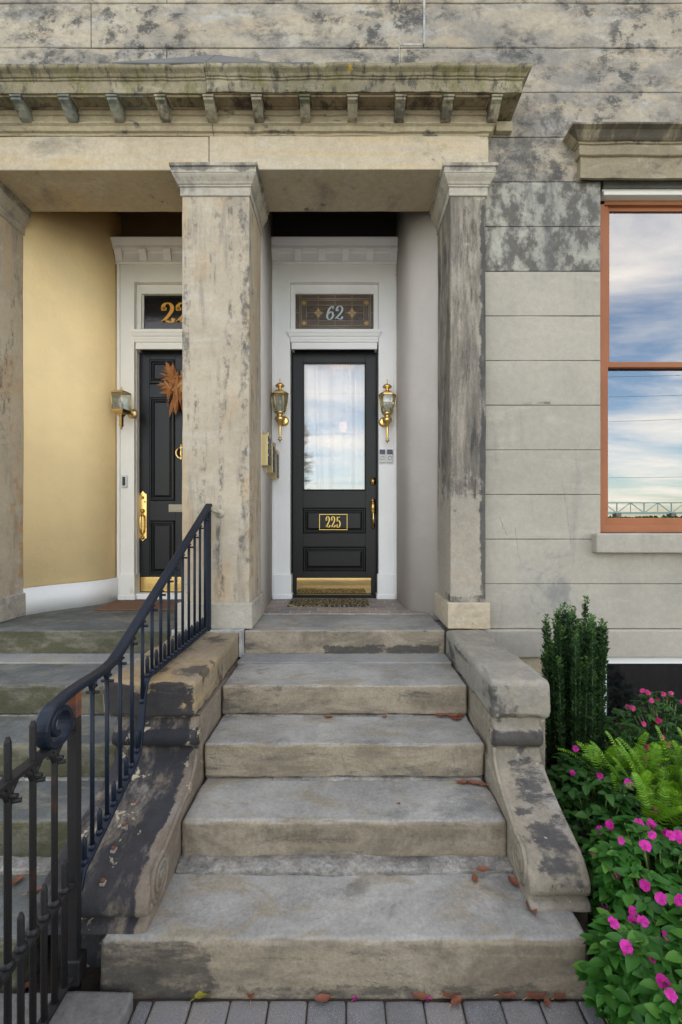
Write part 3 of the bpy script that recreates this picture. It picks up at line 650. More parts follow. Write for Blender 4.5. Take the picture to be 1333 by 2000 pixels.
# ------------------------------------------------------------------ porch interiors
def shellwall(name, pts, z0, z1, mat, parent, th=.08):
    b = MB(); n = len(pts); vs = [(x, y, z0) for x, y in pts] + [(x, y, z1) for x, y in pts]
    b.add(vs, [(i, i + 1, n + i + 1, n + i) for i in range(n - 1)], True); b.open = True
    o = b.build(name, mat, parent); md = o.modifiers.new('thickness', 'SOLIDIFY'); md.thickness = th; md.offset = 1; return o
shellwall('porch_wall', [(-.675, 3.68), (-.70, 4.5)][::-1], LZ - .01, 4.7, M['taupe'], house)
cur = [tuple(p) for p in cat_rom([(.756, 3.672), (.742, 3.70), (.69, 3.745), (.615, 3.80), (.553, 3.875), (.522, 4.0), (.509, 4.2), (.505, 4.5)], 6)]
shellwall('porch_wall', [(x, y) for x, y in cur], LZ - .01, 4.7, M['taupe'], house)
cur2 = [tuple(p) for p in cat_rom([(-2.592, 3.672), (-2.57, 3.72), (-2.50, 3.84), (-2.40, 3.96), (-2.30, 4.07), (-2.22, 4.2), (-2.19, 4.32), (-2.185, 4.5)], 6)][::-1]
shellwall('porch_wall', cur2, LZ - .01, 4.7, M['yellow'], nbr)
shellwall('porch_wall', [(-1.15, 3.68), (-1.12, 4.5)], LZ - .01, 4.7, M['yellow'], nbr, .06)
bb = shellwall('skirting', [(x + .022 * (1 if y < 4.4 else 1), y - .02) for x, y in cur2], LZ + .001, PZ(1141, 3.9), M['white'], nbr, .02)
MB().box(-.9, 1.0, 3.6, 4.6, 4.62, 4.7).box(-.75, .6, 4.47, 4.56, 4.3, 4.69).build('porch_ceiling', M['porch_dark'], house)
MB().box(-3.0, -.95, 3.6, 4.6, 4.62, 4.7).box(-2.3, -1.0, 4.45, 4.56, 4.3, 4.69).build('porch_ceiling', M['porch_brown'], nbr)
b = MB(); b.box(-.72, .80, 3.712, 4.6, LZ - .05, LZ + .004); b.build('tiled_floor', M['tile'], house)
MB().box(-2.7, -1.1, 3.60, 4.6, LZ - .05, LZ + .001).build('porch_floor', M['step2'], nbr)

def surround(par, xl, xa, xb, xr, Yf, mat, z_top):
    """white door case: pilasters, base blocks, transom bar, frieze and bracketed cornice"""
    b = MB(); zb = LZ + .004
    zo = PZ(550, Yf); zc = PZ(516, Yf)
    for (p, q, s_) in ((xl, xa, 1), (xb, xr, -1)):
        b.rbox(p, q, Yf, Yf + .16, zb, zc, r=.003, res=.5)
        o0, o1 = (p - .0, p + .03) if s_ > 0 else (q - .03, q)
        b.rbox(o0, o1, Yf - .014, Yf, zb, zc, r=.004, res=.5)
        b.rbox(p - .0 + (.02 if s_ > 0 else -.012), q + (.012 if s_ > 0 else -.02), Yf - .022, Yf + .1, zb + .002, PZ(1122, Yf), r=.004, res=.5)
        b.rbox(p - .0 + (.015 if s_ > 0 else -.02), q + (.02 if s_ > 0 else -.015), Yf - .030, Yf + .1, zb + .001, zb + .045, r=.004, res=.5)
    b.rbox(xa - .001, xb + .001, Yf + .001, Yf + .16, zo, zc + .001, r=.003, res=.5)
    # inner frame of the transom
    g0, g1 = PZ(643, Yf + .05), PZ(573, Yf + .05)
    for (p, q, r0, r1) in ((xa, xa + .045, g0 - .02, zo), (xb - .045, xb, g0 - .02, zo), (xa + .045, xb - .045, g1, zo)):
        b.rbox(p, q, Yf + .05, Yf + .12, r0, r1, r=.003, res=.5)
    # moulded bar
    t1, t0 = PZ(645, Yf), PZ(681, Yf)
    b.sweep([(xa + .014, Yf + .1), (xa + .014, Yf), (xb - .014, Yf), (xb - .014, Yf + .1)], [(-.02, t0), (0.0, t0), (0.0, t0 + .06), (.012, t0 + .065), (.008, t0 + .085), (.012, t0 + .095), (.012, t0 + .11), (.022, t0 + .12), (.03, t0 + .145), (.035, t0 + .15), (.035, t1), (-.02, t1 + .01)])
    o = b.build('door_surround', mat, par)
    c = MB()
    c.sweep([(xl, Yf + .1), (xl, Yf), (xr, Yf), (xr, Yf + .1)], [(-.01, zc), (.012, zc), (.02, zc + .012), (.02, zc + .02), (.012, zc + .025), (.012, zc + .10), (.02, zc + .115), (.06, zc + .125), (.062, zc + .15), (.07, zc + .16), (.085, zc + .19), (.09, zc + .2), (.092, z_top), (-.01, z_top)], seg=0)
    n = 6; W = xr - xl
    for i in range(n):
        x = xl + .03 + (W - .06) * i / (n - 1); hw = .034
        pr = [(Yf - .013, zc + .024), (Yf - .024, zc + .026), (Yf - .032, zc + .045), (Yf - .05, zc + .09), (Yf - .066, zc + .108), (Yf - .066, zc + .12), (Yf - .01, zc + .12)]
        c.prism_x(pr, x - hw, x + hw)
        c.box(x - hw - .006, x + hw + .006, Yf - .07, Yf, zc + .112, zc + .1245)
    c.build('door_cornice', mat, par)
    return g0, g1
Yd = 4.40
xl, xa, xb, xr = PX(531, Yd), PX(567, Yd), PX(740, Yd), PX(775, Yd)
g0, g1 = surround(house, xl, xa, xb, xr, Yd, M['white'], PZ(462, Yd - .09))
# ---- glazed door
Yo = 4.50
d0, d1 = PX(568, Yo), PX(739, Yo); dz0, dz1 = PZ(1163, Yo), PZ(681, Yo)
b = MB()                                               # black outer frame
b.rbox(d0 - .02, d0 + .018, Yo - .03, Yo + .06, dz0, dz1 + .01, r=.003, res=.6); b.rbox(d1 - .018, d1 + .02, Yo - .03, Yo + .06, dz0, dz1 + .01, r=.003, res=.6)
b.rbox(d0, d1, Yo - .03, Yo + .06, dz1 - .02, dz1 + .03, r=.003, res=.6); b.rbox(d0, d1, Yo - .05, Yo + .06, LZ + .005, dz0 + .015, r=.003, res=.6)
b.build('door_frame', M['door'], house)
def raised(b, x0, x1, z0, z1, Y):                      # fielded panel with its bolection moulding
    pr = [(0, 0), (.012, -.012), (.02, -.012), (.028, .006), (.034, .006), (.055, -.006)]
    cx, cz = (x0 + x1) / 2, (z0 + z1) / 2
    rings = [[(x0 + o, z0 + o), (x1 - o, z0 + o), (x1 - o, z1 - o), (x0 + o, z1 - o)] for o, _ in pr]
    vs = [(x, Y + d_, z) for (o, d_), r_ in zip(pr, rings) for x, z in r_]; fs = []
    for i in range(len(pr) - 1):
        for k in range(4): fs.append((4 * i + k, 4 * i + (k + 1) % 4, 4 * i + 4 + (k + 1) % 4, 4 * i + 4 + k))
    fs.append(tuple(4 * (len(pr) - 1) + k for k in range(4)))
    b.add(vs, fs)
s0, s1 = d0 + .02, d1 - .02
gx0, gx1, gz0, gz1 = PX(592, Yo), PX(715, Yo), PZ(958, Yo), PZ(707, Yo)
b = MB()
b.rbox(s0, gx0, Yo, Yo + .05, dz0 + .015, dz1 - .02, r=.003, res=.6); b.rbox(gx1, s1, Yo, Yo + .05, dz0 + .015, dz1 - .02, r=.003, res=.6)
pz = [(PZ(1042, Yo), PZ(992, Yo)), (PZ(1116, Yo), PZ(1068, Yo))]
for (p, q) in ((gz1, dz1 - .02), (pz[0][1], gz0), (pz[1][1], pz[0][0]), (dz0 + .015, pz[1][0])): b.rbox(gx0 - .001, gx1 + .001, Yo + .001, Yo + .05, p, q, r=.003, res=.6)
for (p, q) in pz: raised(b, gx0, gx1, p, q, Yo)
for (p, q, r_, s_) in ((gx0, gx0 + .012, gz0, gz1), (gx1 - .012, gx1, gz0, gz1), (gx0, gx1, gz0, gz0 + .012), (gx0, gx1, gz1 - .012, gz1)): b.rbox(p, q, Yo - .008, Yo + .03, r_, s_, r=.004, res=.6)
door = b.build('door', M['door'], house); door['label'] = 'black front door with a tall glass pane over two panels'
MB().box(gx0 + .01, gx1 - .01, Yo + .018, Yo + .022, gz0 + .01, gz1 - .01).build('pane', M['doorpane'], door)
b = MB(); n = 260; vs = []
for i in range(n + 1):
    t = i / n; x = gx0 - .04 + (gx1 - gx0 + .08) * t
    f = lambda k, ph=0: .018 * math.sin(t * 34 * k + ph + 1.5 * math.sin(t * 7)) + .006 * math.sin(t * 57 + 1.3 + ph) + .024 * math.sin(t * 15 + 2)
    for j in range(9):
        zf = j / 8; vs.append((x + .015 * math.sin(t * 9 + zf * 2), Yo + .095 + f(1, .5 * zf) * (1.1 - .2 * zf), gz0 - .05 + (gz1 - gz0 + .1) * zf))
b.add(vs, [(9 * i + j, 9 * i + 9 + j, 9 * i + 10 + j, 9 * i + j + 1) for i in range(n) for j in range(8)], True); b.open = True
b.build('curtain', M['curtain'], door)
kp = MB().rbox(PX(580, Yo), PX(725, Yo), Yo - .003, Yo + .002, PZ(1159, Yo), PZ(1129, Yo), r=.001, res=.6)
kp.build('kick_plate', paint('mirror_brass', (.85, .62, .27), .06, .02, .05, metal=1), door)
def ribbon(b, pts, thin, thick, ox, oz, w, h, Y, dep=.003, n=8, slant=0.0):
    P = cat_rom([(p[0], p[1]) for p in pts], n); L = []; Rr = []
    for i, p in enumerate(P):
        t = P[min(i + 1, len(P) - 1)] - P[max(i - 1, 0)]; t = Vector((t.x * w, t.y * h)).normalized(); nn = Vector((-t.y, t.x))
        k = thin + (thick - thin) * abs(t.y) ** 1.5; x = ox + p.x * w + slant * p.y * h; z = oz + p.y * h
        L.append((x + nn.x * k / 2, z + nn.y * k / 2)); Rr.append((x - nn.x * k / 2, z - nn.y * k / 2))
    m = len(P); vs = []
    for y in (Y - dep, Y): vs += [(x, y, z) for x, z in L] + [(x, y, z) for x, z in Rr]
    fs = []
    for i in range(m - 1):
        fs += [(i, i + 1, m + i + 1, m + i), (2 * m + i, 3 * m + i, 3 * m + i + 1, 2 * m + i + 1), (i, 2 * m + i, 2 * m + i + 1, i + 1), (m + i, m + i + 1, 3 * m + i + 1, 3 * m + i)]
    fs += [(0, m, 3 * m, 2 * m), (m - 1, 3 * m - 1, 4 * m - 1, 2 * m - 1)]
    b.add(vs, fs)
GL = {'2': [[(.1, .72), (.14, .88), (.32, .99), (.58, .98), (.76, .83), (.74, .62), (.52, .38), (.24, .16), (.06, .03)], [(.06, .03), (.3, .09), (.6, .03), (.8, .05), (.88, .22)], [(.1, .72), (.2, .76), (.22, .68), (.12, .66), (.1, .72)]],
      '5': [[(.24, .96), (.5, .93), (.8, .98)], [(.24, .98), (.2, .55)], [(.2, .55), (.42, .64), (.66, .58), (.82, .34), (.7, .1), (.44, .0), (.2, .05), (.1, .2)], [(.1, .2), (.2, .26), (.23, .16), (.13, .13)]],
      '6': [[(.8, .86), (.68, .98), (.5, .96), (.28, .78), (.14, .45), (.18, .14), (.42, .0), (.68, .08), (.82, .3), (.7, .52), (.46, .57), (.2, .38)], [(.8, .86), (.7, .84), (.72, .93)]]}
def number(txt, x0, x1, z0, z1, Y, thin, thick, mat, parent, name='house_number', slant=0, gap=.12):
    b = MB(); n = len(txt); cw = (x1 - x0) / n
    for i, ch in enumerate(txt):
        for st in GL[ch]: ribbon(b, st, thin, thick, x0 + i * cw + cw * gap / 2, z0, cw * (1 - gap), z1 - z0, Y, slant=slant)
    return b.build(name, mat, parent)
nx0, nx1, nz0, nz1 = PX(624, Yo), PX(679, Yo), PZ(1035, Yo), PZ(1004, Yo)
YN = Yo - .0062
b = MB(); t = .006
for (p, q, r_, s_) in ((nx0, nx1, nz0, nz0 + t), (nx0, nx1, nz1 - t, nz1), (nx0, nx0 + t, nz0 + t, nz1 - t), (nx1 - t, nx1, nz0 + t, nz1 - t)): b.box(p, q, YN - .003, YN - .0002, r_, s_)
b.build('number_frame', M['gold'], door)
number('225', PX(636, Yo), PX(667, Yo), PZ(1030, Yo), PZ(1009, Yo), YN, .0035, .012, M['gold'], door)
# deadbolt and handle set
def rosette(b, x, z, r, Y, ov=1.0):
    pr = [(0, -.02), (r * .35, -.02), (r * .4, -.016), (r * .7, -.014), (r * .75, -.008), (r, -.004), (r, 0)]
    s = len(b.v); b.lathe((x, Y, z), pr, 20, 'Y'); b.v[s:] = [(p[0], p[1], z + (p[2] - z) * ov) for p in b.v[s:]]
hxx = PX(729, Yo); b = MB(); rosette(b, hxx, PZ(940, Yo), .032, Yo, 1.35); b.build('deadbolt', M['brass'], door)
b = MB(); rosette(b, hxx, PZ(990, Yo), .033, Yo, 2.8); rosette(b, hxx, PZ(982, Yo), .02, Yo - .008)
rosette(b, hxx, PZ(1026, Yo), .02, Yo, 2)
b.tube(cat_rom([(hxx, Yo - .01, PZ(997, Yo)), (hxx, Yo - .05, PZ(1001, Yo)), (hxx, Yo - .062, PZ(1010, Yo)), (hxx, Yo - .055, PZ(1018, Yo)), (hxx, Yo - .02, PZ(1026, Yo)), (hxx, Yo - .01, PZ(1030, Yo))], 5), [.009] * 12 + [.011] * 7 + [.008] * 7, 10)
b.rbox(hxx - .014, hxx + .014, Yo - .045, Yo - .012, PZ(999, Yo), PZ(997.5, Yo), r=.003, res=.5); b.build('door_handle', M['brass'], door)
# hall behind the door
b = MB(); b.add([(-.9, 4.62, .8), (.8, 4.62, .8), (.8, 7, .8), (-.9, 7, .8), (-.9, 4.62, 4.2), (.8, 4.62, 4.2), (.8, 7, 4.2), (-.9, 7, 4.2)], [(0, 1, 2, 3), (4, 5, 6, 7), (1, 2, 6, 5), (2, 3, 7, 6), (3, 0, 4, 7)])
b.build('hall', M['hall'], house)
b = MB(); b.lathe((PX(671, 4.75), 4.75, PZ(833, 4.75)), [(0, .055), (.03, .048), (.04, .02), (.042, -.02), (.03, -.05), (0, -.056)], 16); hl = b.build('hall_lamp', M['glow'], house)
b = MB()
for i in range(9):
    u = 648 + i * 5; b.lathe((PX(u, 4.8), 4.78 + .03 * math.sin(i), PZ(716 + 5 * math.sin(i * 2), 4.8)), [(0, .05), (.006, .045), (.006, -.045), (0, -.05)], 8)
b.build('chandelier', M['glow'], house)
hl_ = bpy.data.lights.new('hall_light', 'POINT'); hl_.energy = 7; hl_.color = (1, .86, .72); hl_.shadow_soft_size = .25
ho = bpy.data.objects.new('hall_light', hl_); COL.objects.link(ho); ho.location = (-.1, 5.9, 3.4)   # the lit chandelier behind the curtain
# ---- stained transom 62
tg0, tg1, tz0, tz1 = PX(576, Yd + .07), PX(734, Yd + .07), PZ(644, Yd + .07), PZ(572, Yd + .07); Yt = Yd + .075
tr_ = MB().box(tg0 - .01, tg1 + .01, Yt, Yt + .01, tz0 - .01, tz1 + .01).build('transom', M['stained2'], house)
def tx(u): return PX(u, Yt)
def tzz(v): return PZ(v, Yt)
MB().box(tx(599), tx(711), Yt - .002, Yt - .0005, tzz(626), tzz(596)).build('amber_field', M['stained'], tr_)
b = MB()
def came(u0, v0, u1, v1, w=.0045): b.tube([(tx(u0), Yt - .003, tzz(v0)), (tx(u1), Yt - .003, tzz(v1))], w, 6)
for (a0, a1, c0, c1) in ((586, 724, 583, 639), (589, 721, 586, 636)):
    came(a0, c0, a1, c0); came(a0, c1, a1, c1); came(a0, c0, a0, c1); came(a1, c0, a1, c1)
for v in (596, 626): came(589, v, 721, v, .003)
for u in (599, 711): came(u, 586, u, 636, .003)
came(577, 611, 586, 611, .003); came(724, 611, 734, 611, .003); came(599, 611, 634, 611, .003); came(674, 611, 711, 611, .003)
for u in (622, 655, 688): came(u, 572, u, 583, .003); came(u, 586, u, 596, .0025); came(u, 626, u, 636, .0025)
for u in (592, 716): came(u - 6 if u < 600 else u + 8, 572, u - 6 if u < 600 else u + 8, 583, .003)
for (u, v) in ((622, 596), (688, 596)): came(u, v, u, 626, .0025)
b.build('lead_came', M['lead'], tr_)
for cx in (622, 688):
    b = MB()
    for k in range(4):
        an = k * math.pi / 2; r0 = .048 if k % 2 == 0 else .052; x, z = tx(cx), tzz(611)
        pts = [(0, 0), (r0 * .45, r0 * .36), (r0, 0), (r0 * .45, -r0 * .36)]
        b.add([(x + p * math.cos(an) - q * math.sin(an), Yt - .004, z + p * math.sin(an) + q * math.cos(an)) for p, q in pts], [(0, 1, 2, 3)])
    b.build('glass_flower', M['amber'], tr_)
for (u, v) in ((594, 591), (716, 591), (594, 631), (716, 631)):
    b = MB()
    for k in range(4):
        an = k * math.pi / 2; x, z = tx(u), tzz(v)
        b.add([(x + p * math.cos(an) - q * math.sin(an), Yt - .004, z + p * math.sin(an) + q * math.cos(an)) for p, q in ((0, 0), (.014, .012), (.03, 0), (.014, -.012))], [(0, 1, 2, 3)])
    b.build('corner_flower', M['amber'], tr_)
number('62', tx(636), tx(671), tzz(624), tzz(598), Yt - .004, .006, .019, M['silver'], tr_, slant=.12, gap=.05)

# ---- neighbour's door
Yn = 4.36
nxl, nxa, nxb, nxr = PX(229, Yn), PX(262, Yn), -1.12, -.96
surround(nbr, nxl, nxa, nxb, nxr, Yn, M['cream'], PZ(462, Yn - .09))
Ye = 4.46
e0 = PX(272, Ye); e1 = e0 + .92; ez0, ez1 = PZ(1157, Ye), PZ(683, Ye)
b = MB()
b.rbox(nxa - .001, e0, Ye - .06, Ye + .06, LZ + .003, ez1 + .1, r=.004, res=.6); b.rbox(e1, nxb, Ye - .06, Ye + .06, LZ + .003, ez1 + .1, r=.004, res=.6)
b.rbox(e0 - .001, e1 + .001, Ye - .06, Ye + .06, ez1, ez1 + .1, r=.004, res=.6); b.rbox(e0 - .018, e0 - .008, Ye - .075, Ye, LZ + .1, ez1 + .02, r=.004, res=.6)
b.rbox(e0 - .02, e1, Ye - .09, Ye + .06, LZ + .003, ez0, r=.004, res=.6)
b.build('door_frame', M['white'], nbr)
b = MB(); px = [(PX(292, Ye), PX(342, Ye)), (e1 - (PX(342, Ye) - e0), e1 - (PX(292, Ye) - e0))]
rz = [(PZ(750, Ye), PZ(702, Ye)), (PZ(978, Ye), PZ(776, Ye)), (PZ(1122, Ye), PZ(1017, Ye))]
for (p, q) in ((e0, px[0][0]), (px[0][1], px[1][0]), (px[1][1], e1)): b.rbox(p, q, Ye, Ye + .05, ez0, ez1, r=.003, res=.6)
ed = [ez0] + [v for pr in reversed(rz) for v in pr] + [ez1]
for (p, q) in px:
    for k in range(0, 8, 2): b.rbox(p - .001, q + .001, Ye + .001, Ye + .05, ed[k], ed[k + 1], r=.003, res=.6)
    for (r_, s_) in rz: raised(b, p, q, r_, s_, Ye)
door2 = b.build('door', M['door2'], nbr); door2['label'] = 'black panelled front door with brass lock plate'
MB().rbox(PX(275, Ye), e1 - .02, Ye - .003, Ye + .002, PZ(1155, Ye), PZ(1127, Ye), r=.001, res=.6).rbox(PX(289, Ye), PX(360, Ye), Ye - .005, Ye, PZ(1144, Ye), PZ(1138, Ye), r=.001, res=.6).build('kick_plate', M['brass'], door2)
b = MB(); hx2 = PX(279.5, Ye); hw = .037
zA, zB = PZ(1057, Ye), PZ(959, Ye)
out = [(-.6, .05), (0, 0), (.6, .05), (1, .06), (1, .94), (.6, .95), (0, 1), (-.6, .95), (-1, .94), (-1, .06)]
vs = [(hx2 + a_ * hw, Ye - .008, zA + c_ * (zB - zA)) for a_, c_ in out] + [(hx2 + a_ * hw, Ye, zA + c_ * (zB - zA)) for a_, c_ in out]
b.add(vs, [tuple(range(10)), tuple(range(19, 9, -1))] + [(i, 10 + i, 10 + (i + 1) % 10, (i + 1) % 10) for i in range(10)])
rosette(b, hx2, PZ(972, Ye), .016, Ye - .006); rosette(b, hx2, PZ(1050, Ye), .02, Ye - .006); rosette(b, hx2, PZ(998, Ye), .022, Ye - .006)
for k in range(7): rosette(b, hx2 + (.02 if k % 2 else -.02), PZ(966 + k * 14, Ye), .008, Ye - .007)
b.tube(cat_rom([(hx2, Ye - .01, PZ(1004, Ye)), (hx2, Ye - .055, PZ(1010, Ye)), (hx2, Ye - .06, PZ(1025, Ye)), (hx2, Ye - .05, PZ(1038, Ye)), (hx2, Ye - .01, PZ(1044, Ye))], 5), .011, 10)
b.build('door_handle', M['brass'], door2)
b = MB(); kx = (e0 + e1) / 2 - .03; kz = PZ(885, Ye)
kx = PX(356, Ye)
b.tube([(kx + .05 * math.cos(a / 16 * 2 * math.pi), Ye - .03, kz + .055 * math.sin(a / 16 * 2 * math.pi)) for a in range(17)], .009, 8)
rosette(b, kx, kz + .06, .02, Ye); b.lathe((kx, Ye - .03, kz), [(0, .09), (.007, .08), (.006, .06), (.012, .05), (.006, .03), (.012, 0), (.006, -.04), (.014, -.06), (0, -.09)], 10); b.build('door_knocker', M['brass'], door2)
MB().rbox(PX(330, Ye), PX(385, Ye), Ye - .01, Ye, PZ(1000, Ye), PZ(985, Ye), r=.003, res=.4).rbox(PX(336, Ye), PX(379, Ye), Ye - .014, Ye, PZ(997, Ye), PZ(989, Ye), r=.004, res=.4).build('mail_slot', M['lead'], door2)
Yg = Yn + .09
MB().box(PX(282, Yg), -1.16, Yg, Yg + .01, PZ(643, Yg), PZ(576, Yg)).build('transom', M['blackglass'], nbr)
tq = nbr.children[-1]
MB().rbox(PX(270, Yg), PX(282, Yg), Yg - .015, Yg + .02, PZ(650, Yg), PZ(560, Yg), r=.003, res=.4).rbox(PX(282, Yg), -1.12, Yg - .015, Yg + .02, PZ(576, Yg), PZ(560, Yg), r=.003, res=.4).rbox(PX(282, Yg), -1.12, Yg - .015, Yg + .02, PZ(652, Yg), PZ(643, Yg), r=.003, res=.4).build('transom_frame', M['cream'], tq)
number('22', PX(315, Yg), PX(372, Yg), PZ(630, Yg), PZ(592, Yg), Yg - .001, .012, .038, M['orange'], tq, gap=.08)
MB().box(e0 - .3, -1.0, Ye + .1, Ye + .12, .8, 4.4).build('dark_hall', M['black'], nbr)

# ------------------------------------------------------------------ stairs
def stairs(name, label, x0, x1, xb0, xb1, mat, cx, seed):
    st = thing(name, label, 'stairs', (cx, 1.59, 0))
    for i in range(5):
        a0, a1 = (xb0, xb1) if i == 4 else (x0, x1)
        yb = 3.72 if i == 0 else YF[i - 1] + .10
        zb = ZT[i + 1] + .004 if i < 4 else -.05
        b = MB(); r = (.010, .011, .013, .015, .017)[i]
        b.rbox(a0 + .004, a1 - .004, YF[i], yb, zb, ZT[i], r=r, res=.026, rough=.004, chip=.02, warp=.004); 
        b.build('step', mat, st)
    b = MB(); b.rbox(x0, x1, YF[0] - .19, YF[0] + .05, ZT[1] - .03, ZT[1] + .012, r=.006, res=.03, rough=.004)
    b.build('filler_strip', M['landing'], st)
    b = MB(); b.rbox(x0, x1, YF[3] - .075, YF[3] + .05, ZT[4] - .03, ZT[4] + .022, r=.010, res=.012, rough=.016, chip=.02)
    b.rbox(x0 + .35, x1 - .02, YF[2] - .016, YF[2] + .05, ZT[3] - .03, ZT[3] + .008, r=.006, res=.02, rough=.008)
    b.rbox(x0 + .02, x1 - .3, YF[1] - .008, YF[1] + .05, ZT[2] - .03, ZT[2] + .006, r=.004, res=.02, rough=.008)
    b.build('mortar', M['mortar'], st)
    MB().box(x0 + .01, x1 - .01, YF[3] + .03, YF[3] + .2, -.05, ZT[3] - .02).box(x0 + .01, x1 - .01, YF[2] + .02, 3.3, -.05, ZT[2] - .01).box(x0 + .01, x1 - .01, YF[0] + .02, 3.7, -.05, ZT[0] - .01).build('core', M['mortar'], st)
    return st
stairs('stone_stairs', 'worn grey stone stairs of five steps leading up to the door with the 225 frame', -.705, .705, -.862, .865, M['step'], 0, 0)
stairs('stone_stairs', 'mossy green-stained stone stairs seen through the railing at the left', -3.0, -1.13, -3.0, -1.135, M['step2'], -1.9, 3)

# ------------------------------------------------------------------ cheek walls with scrolls
FP = [(2.225, .70), (2.215, .665), (2.195, .657), (2.175, .635), (2.168, .61), (2.176, .585), (2.192, .572), (2.205, .57), (2.208, .557), (2.218, .553), (2.216, .535), (2.195, .505), (2.14, .472), (2.07, .442), (2.0, .418), (1.93, .398), (1.87, .382), (1.81, .364), (1.765, .345), (1.733, .322), (1.713, .296), (1.707, .268), (1.714, .243), (1.735, .232), (1.742, .226), (1.722, .220), (1.705, .21), (1.703, .193)]
def cheek(label, x0, x1, cx0, cx1, mat, capm, stretch, shear, side, capl):
    t = thing('cheek_wall', label, 'stair cheek wall', ((x0 + x1) / 2, 2.2, 0), 'carved stone cheek walls flanking the stairs')
    P = []
    for (y, z) in FP: P.append((2.187 - (2.187 - y) * stretch if y < 2.187 else y, z))
    Q = []                                              # densify
    for (a, c_) in zip(P, P[1:]):
        a = Vector(a); c_ = Vector(c_); k = max(1, int((c_ - a).length / .022))
        for j in range(k): Q.append(a.lerp(c_, j / k))
    Q.append(Vector(P[-1]))
    b = MB(); n = 14; r = .010; cols = [0, .35, 1] ; xs = [x0 + r * .0, x0 + r * .4, x0 + r]; ins = [r, r * .3, 0]
    for k in range(1, n): xs.append(x0 + r + (x1 - x0 - 2 * r) * k / n); ins.append(0)
    xs += [x1 - r, x1 - r * .4, x1]; ins += [0, r * .3, r]
    vs = []; m = len(Q)
    for x, e in zip(xs, ins):
        for i, q in enumerate(Q):
            tt = (Q[min(i + 1, m - 1)] - Q[max(i - 1, 0)]).normalized(); nn = Vector((tt.y, -tt.x))   # pointing forward (-y)
            if nn.x > 0: nn = -nn
            w_ = .004 * (nv((x, q.x, q.y), 6) + .7 * nv((x, q.x, q.y), 16))
            y = q.x - nn.x * e + nn.x * w_; z = q.y - nn.y * e + nn.y * w_
            sh = shear * max(0, 2.2 - q.x)
            vs.append((x + sh, y, z))
    fs = [(i * m + j, i * m + j + 1, (i + 1) * m + j + 1, (i + 1) * m + j) for i in range(len(xs) - 1) for j in range(m - 1)]
    b.add(vs, fs, True)
    for k, x in ((0, x0), (len(xs) - 1, x1)):           # side faces
        row = vs[k * m:(k + 1) * m] + [(x, 3.2, .16), (x, 3.2, .70)]
        row[m - 1] = (row[m - 1][0], row[m - 1][1], .1935)
        f = list(range(len(row)))
        b.add(row, [f if k == 0 else f[::-1]])
    sc = b.build('scroll', mat, t)
    # carved volutes on the flank facing the steps
    xf = x0 if side < 0 else x1
    b = MB()
    def volute(cy, cz, R0, turns, ph, sgn, tail):
        pts = []; N = int(30 * turns)
        for i in range(N + 1):
            a = ph + sgn * 2 * math.pi * turns * i / N; rr = R0 * (1 - .85 * i / N)
            y = cy + rr * math.cos(a); pts.append((xf + shear * max(0, 2.2 - y) , y, cz + rr * math.sin(a)))
        tl = [(xf + shear * max(0, 2.2 - y), y, z) for y, z in tail]
        b.tube([Vector(p) for p in (cat_rom(tl, 6) if tl else [])] + [Vector(p) for p in pts], .0095, 6)
    o = (1.717 - 2.187) * (stretch - 1)
    volute(1.83 + o, .295, .085, 2.1, math.pi * .62, 1, [(2.19, .57), (2.17, .50), (2.08, .44), (1.97 + o * .5, .405), (1.87 + o, .372)])
    volute(2.235, .605, .038, 1.6, math.pi * 1.3, -1, [])
    b.build('volute', mat, sc)
    b = MB(); b.rbox(cx0, cx1, 2.19, 3.20, .699, .884, r=.024, res=.03, rough=.007, chip=.03, warp=.008); cb_ = b.build('cap_block', capm, t)
    return t, sc
cr_, scr = cheek('light stone cheek wall right of the steps ending in a scroll beside the flowers', .722, .955, .712, .992, M['cheek'], M['cap_right'], 1.0, -.048, -1, '')
cl_, scl = cheek('soot-blackened stone cheek wall left of the steps carrying the navy railing', -1.115, -.712, -1.175, -.718, M['cheek_left'], M['cap_left'], 1.19, .015, 1, '')
b = MB(); b.rbox(.7185, 1.0, 2.26, 3.25, -.05, .697, r=.006, res=.3).rbox(.87, .955, 1.78, 2.26, -.05, .195, r=.006, res=.2); b.build('base', M['cheek'], cr_)
b = MB(); b.rbox(-1.12, -.7085, 2.26, 3.25, -.05, .697, r=.006, res=.3).rbox(-1.10, -.885, 1.70, 2.26, -.05, .194, r=.008, res=.06, rough=.004); b.build('base', M['cheek_left'], cl_)
MB().rbox(-.72, -.702, 3.10, 3.20, .72, .892, r=.004, res=.02, rough=.006).rbox(-1.2, -.702, 3.155, 3.205, .80, .8925, r=.004, res=.02, rough=.006).build('mortar', M['white_mortar'], cl_)
for (u, y) in ((262, 1.985), (243, 1.875), (222, 1.775), (201, 1.665)):
    x = PX(u, y); zc = .19
    PP = [(2.187 - (2.187 - a) * 1.19 if a < 2.187 else a, z) for a, z in FP]
    for p, q in zip(PP, PP[1:]):
        if q[0] <= y <= p[0]: zc = p[1] + (q[1] - p[1]) * (p[0] - y) / max(1e-6, p[0] - q[0]); break
    MB().rbox(x - .010, x + .010, y - .012, y + .010, zc - .006, zc + .006, r=.003, res=.01, rough=.004).build('lead_socket', M['mortar'], scl)
    MB().rbox(x - .007, x + .007, y - .009, y + .006, zc + .002, zc + .015, r=.003, res=.01, rough=.003).build('bolt', M['rust'], scl)
# curb stone under the fence
b = MB(); b.rbox(-1.25, -.722, .2, 1.565, -.05, .045, r=.012, res=.03, rough=.004, chip=.012, warp=.004); tag(b.build('curb_stone', M['curb'], None, (-1, 1.2, 0)), 'pale granite curb block under the fence post', 'curb')

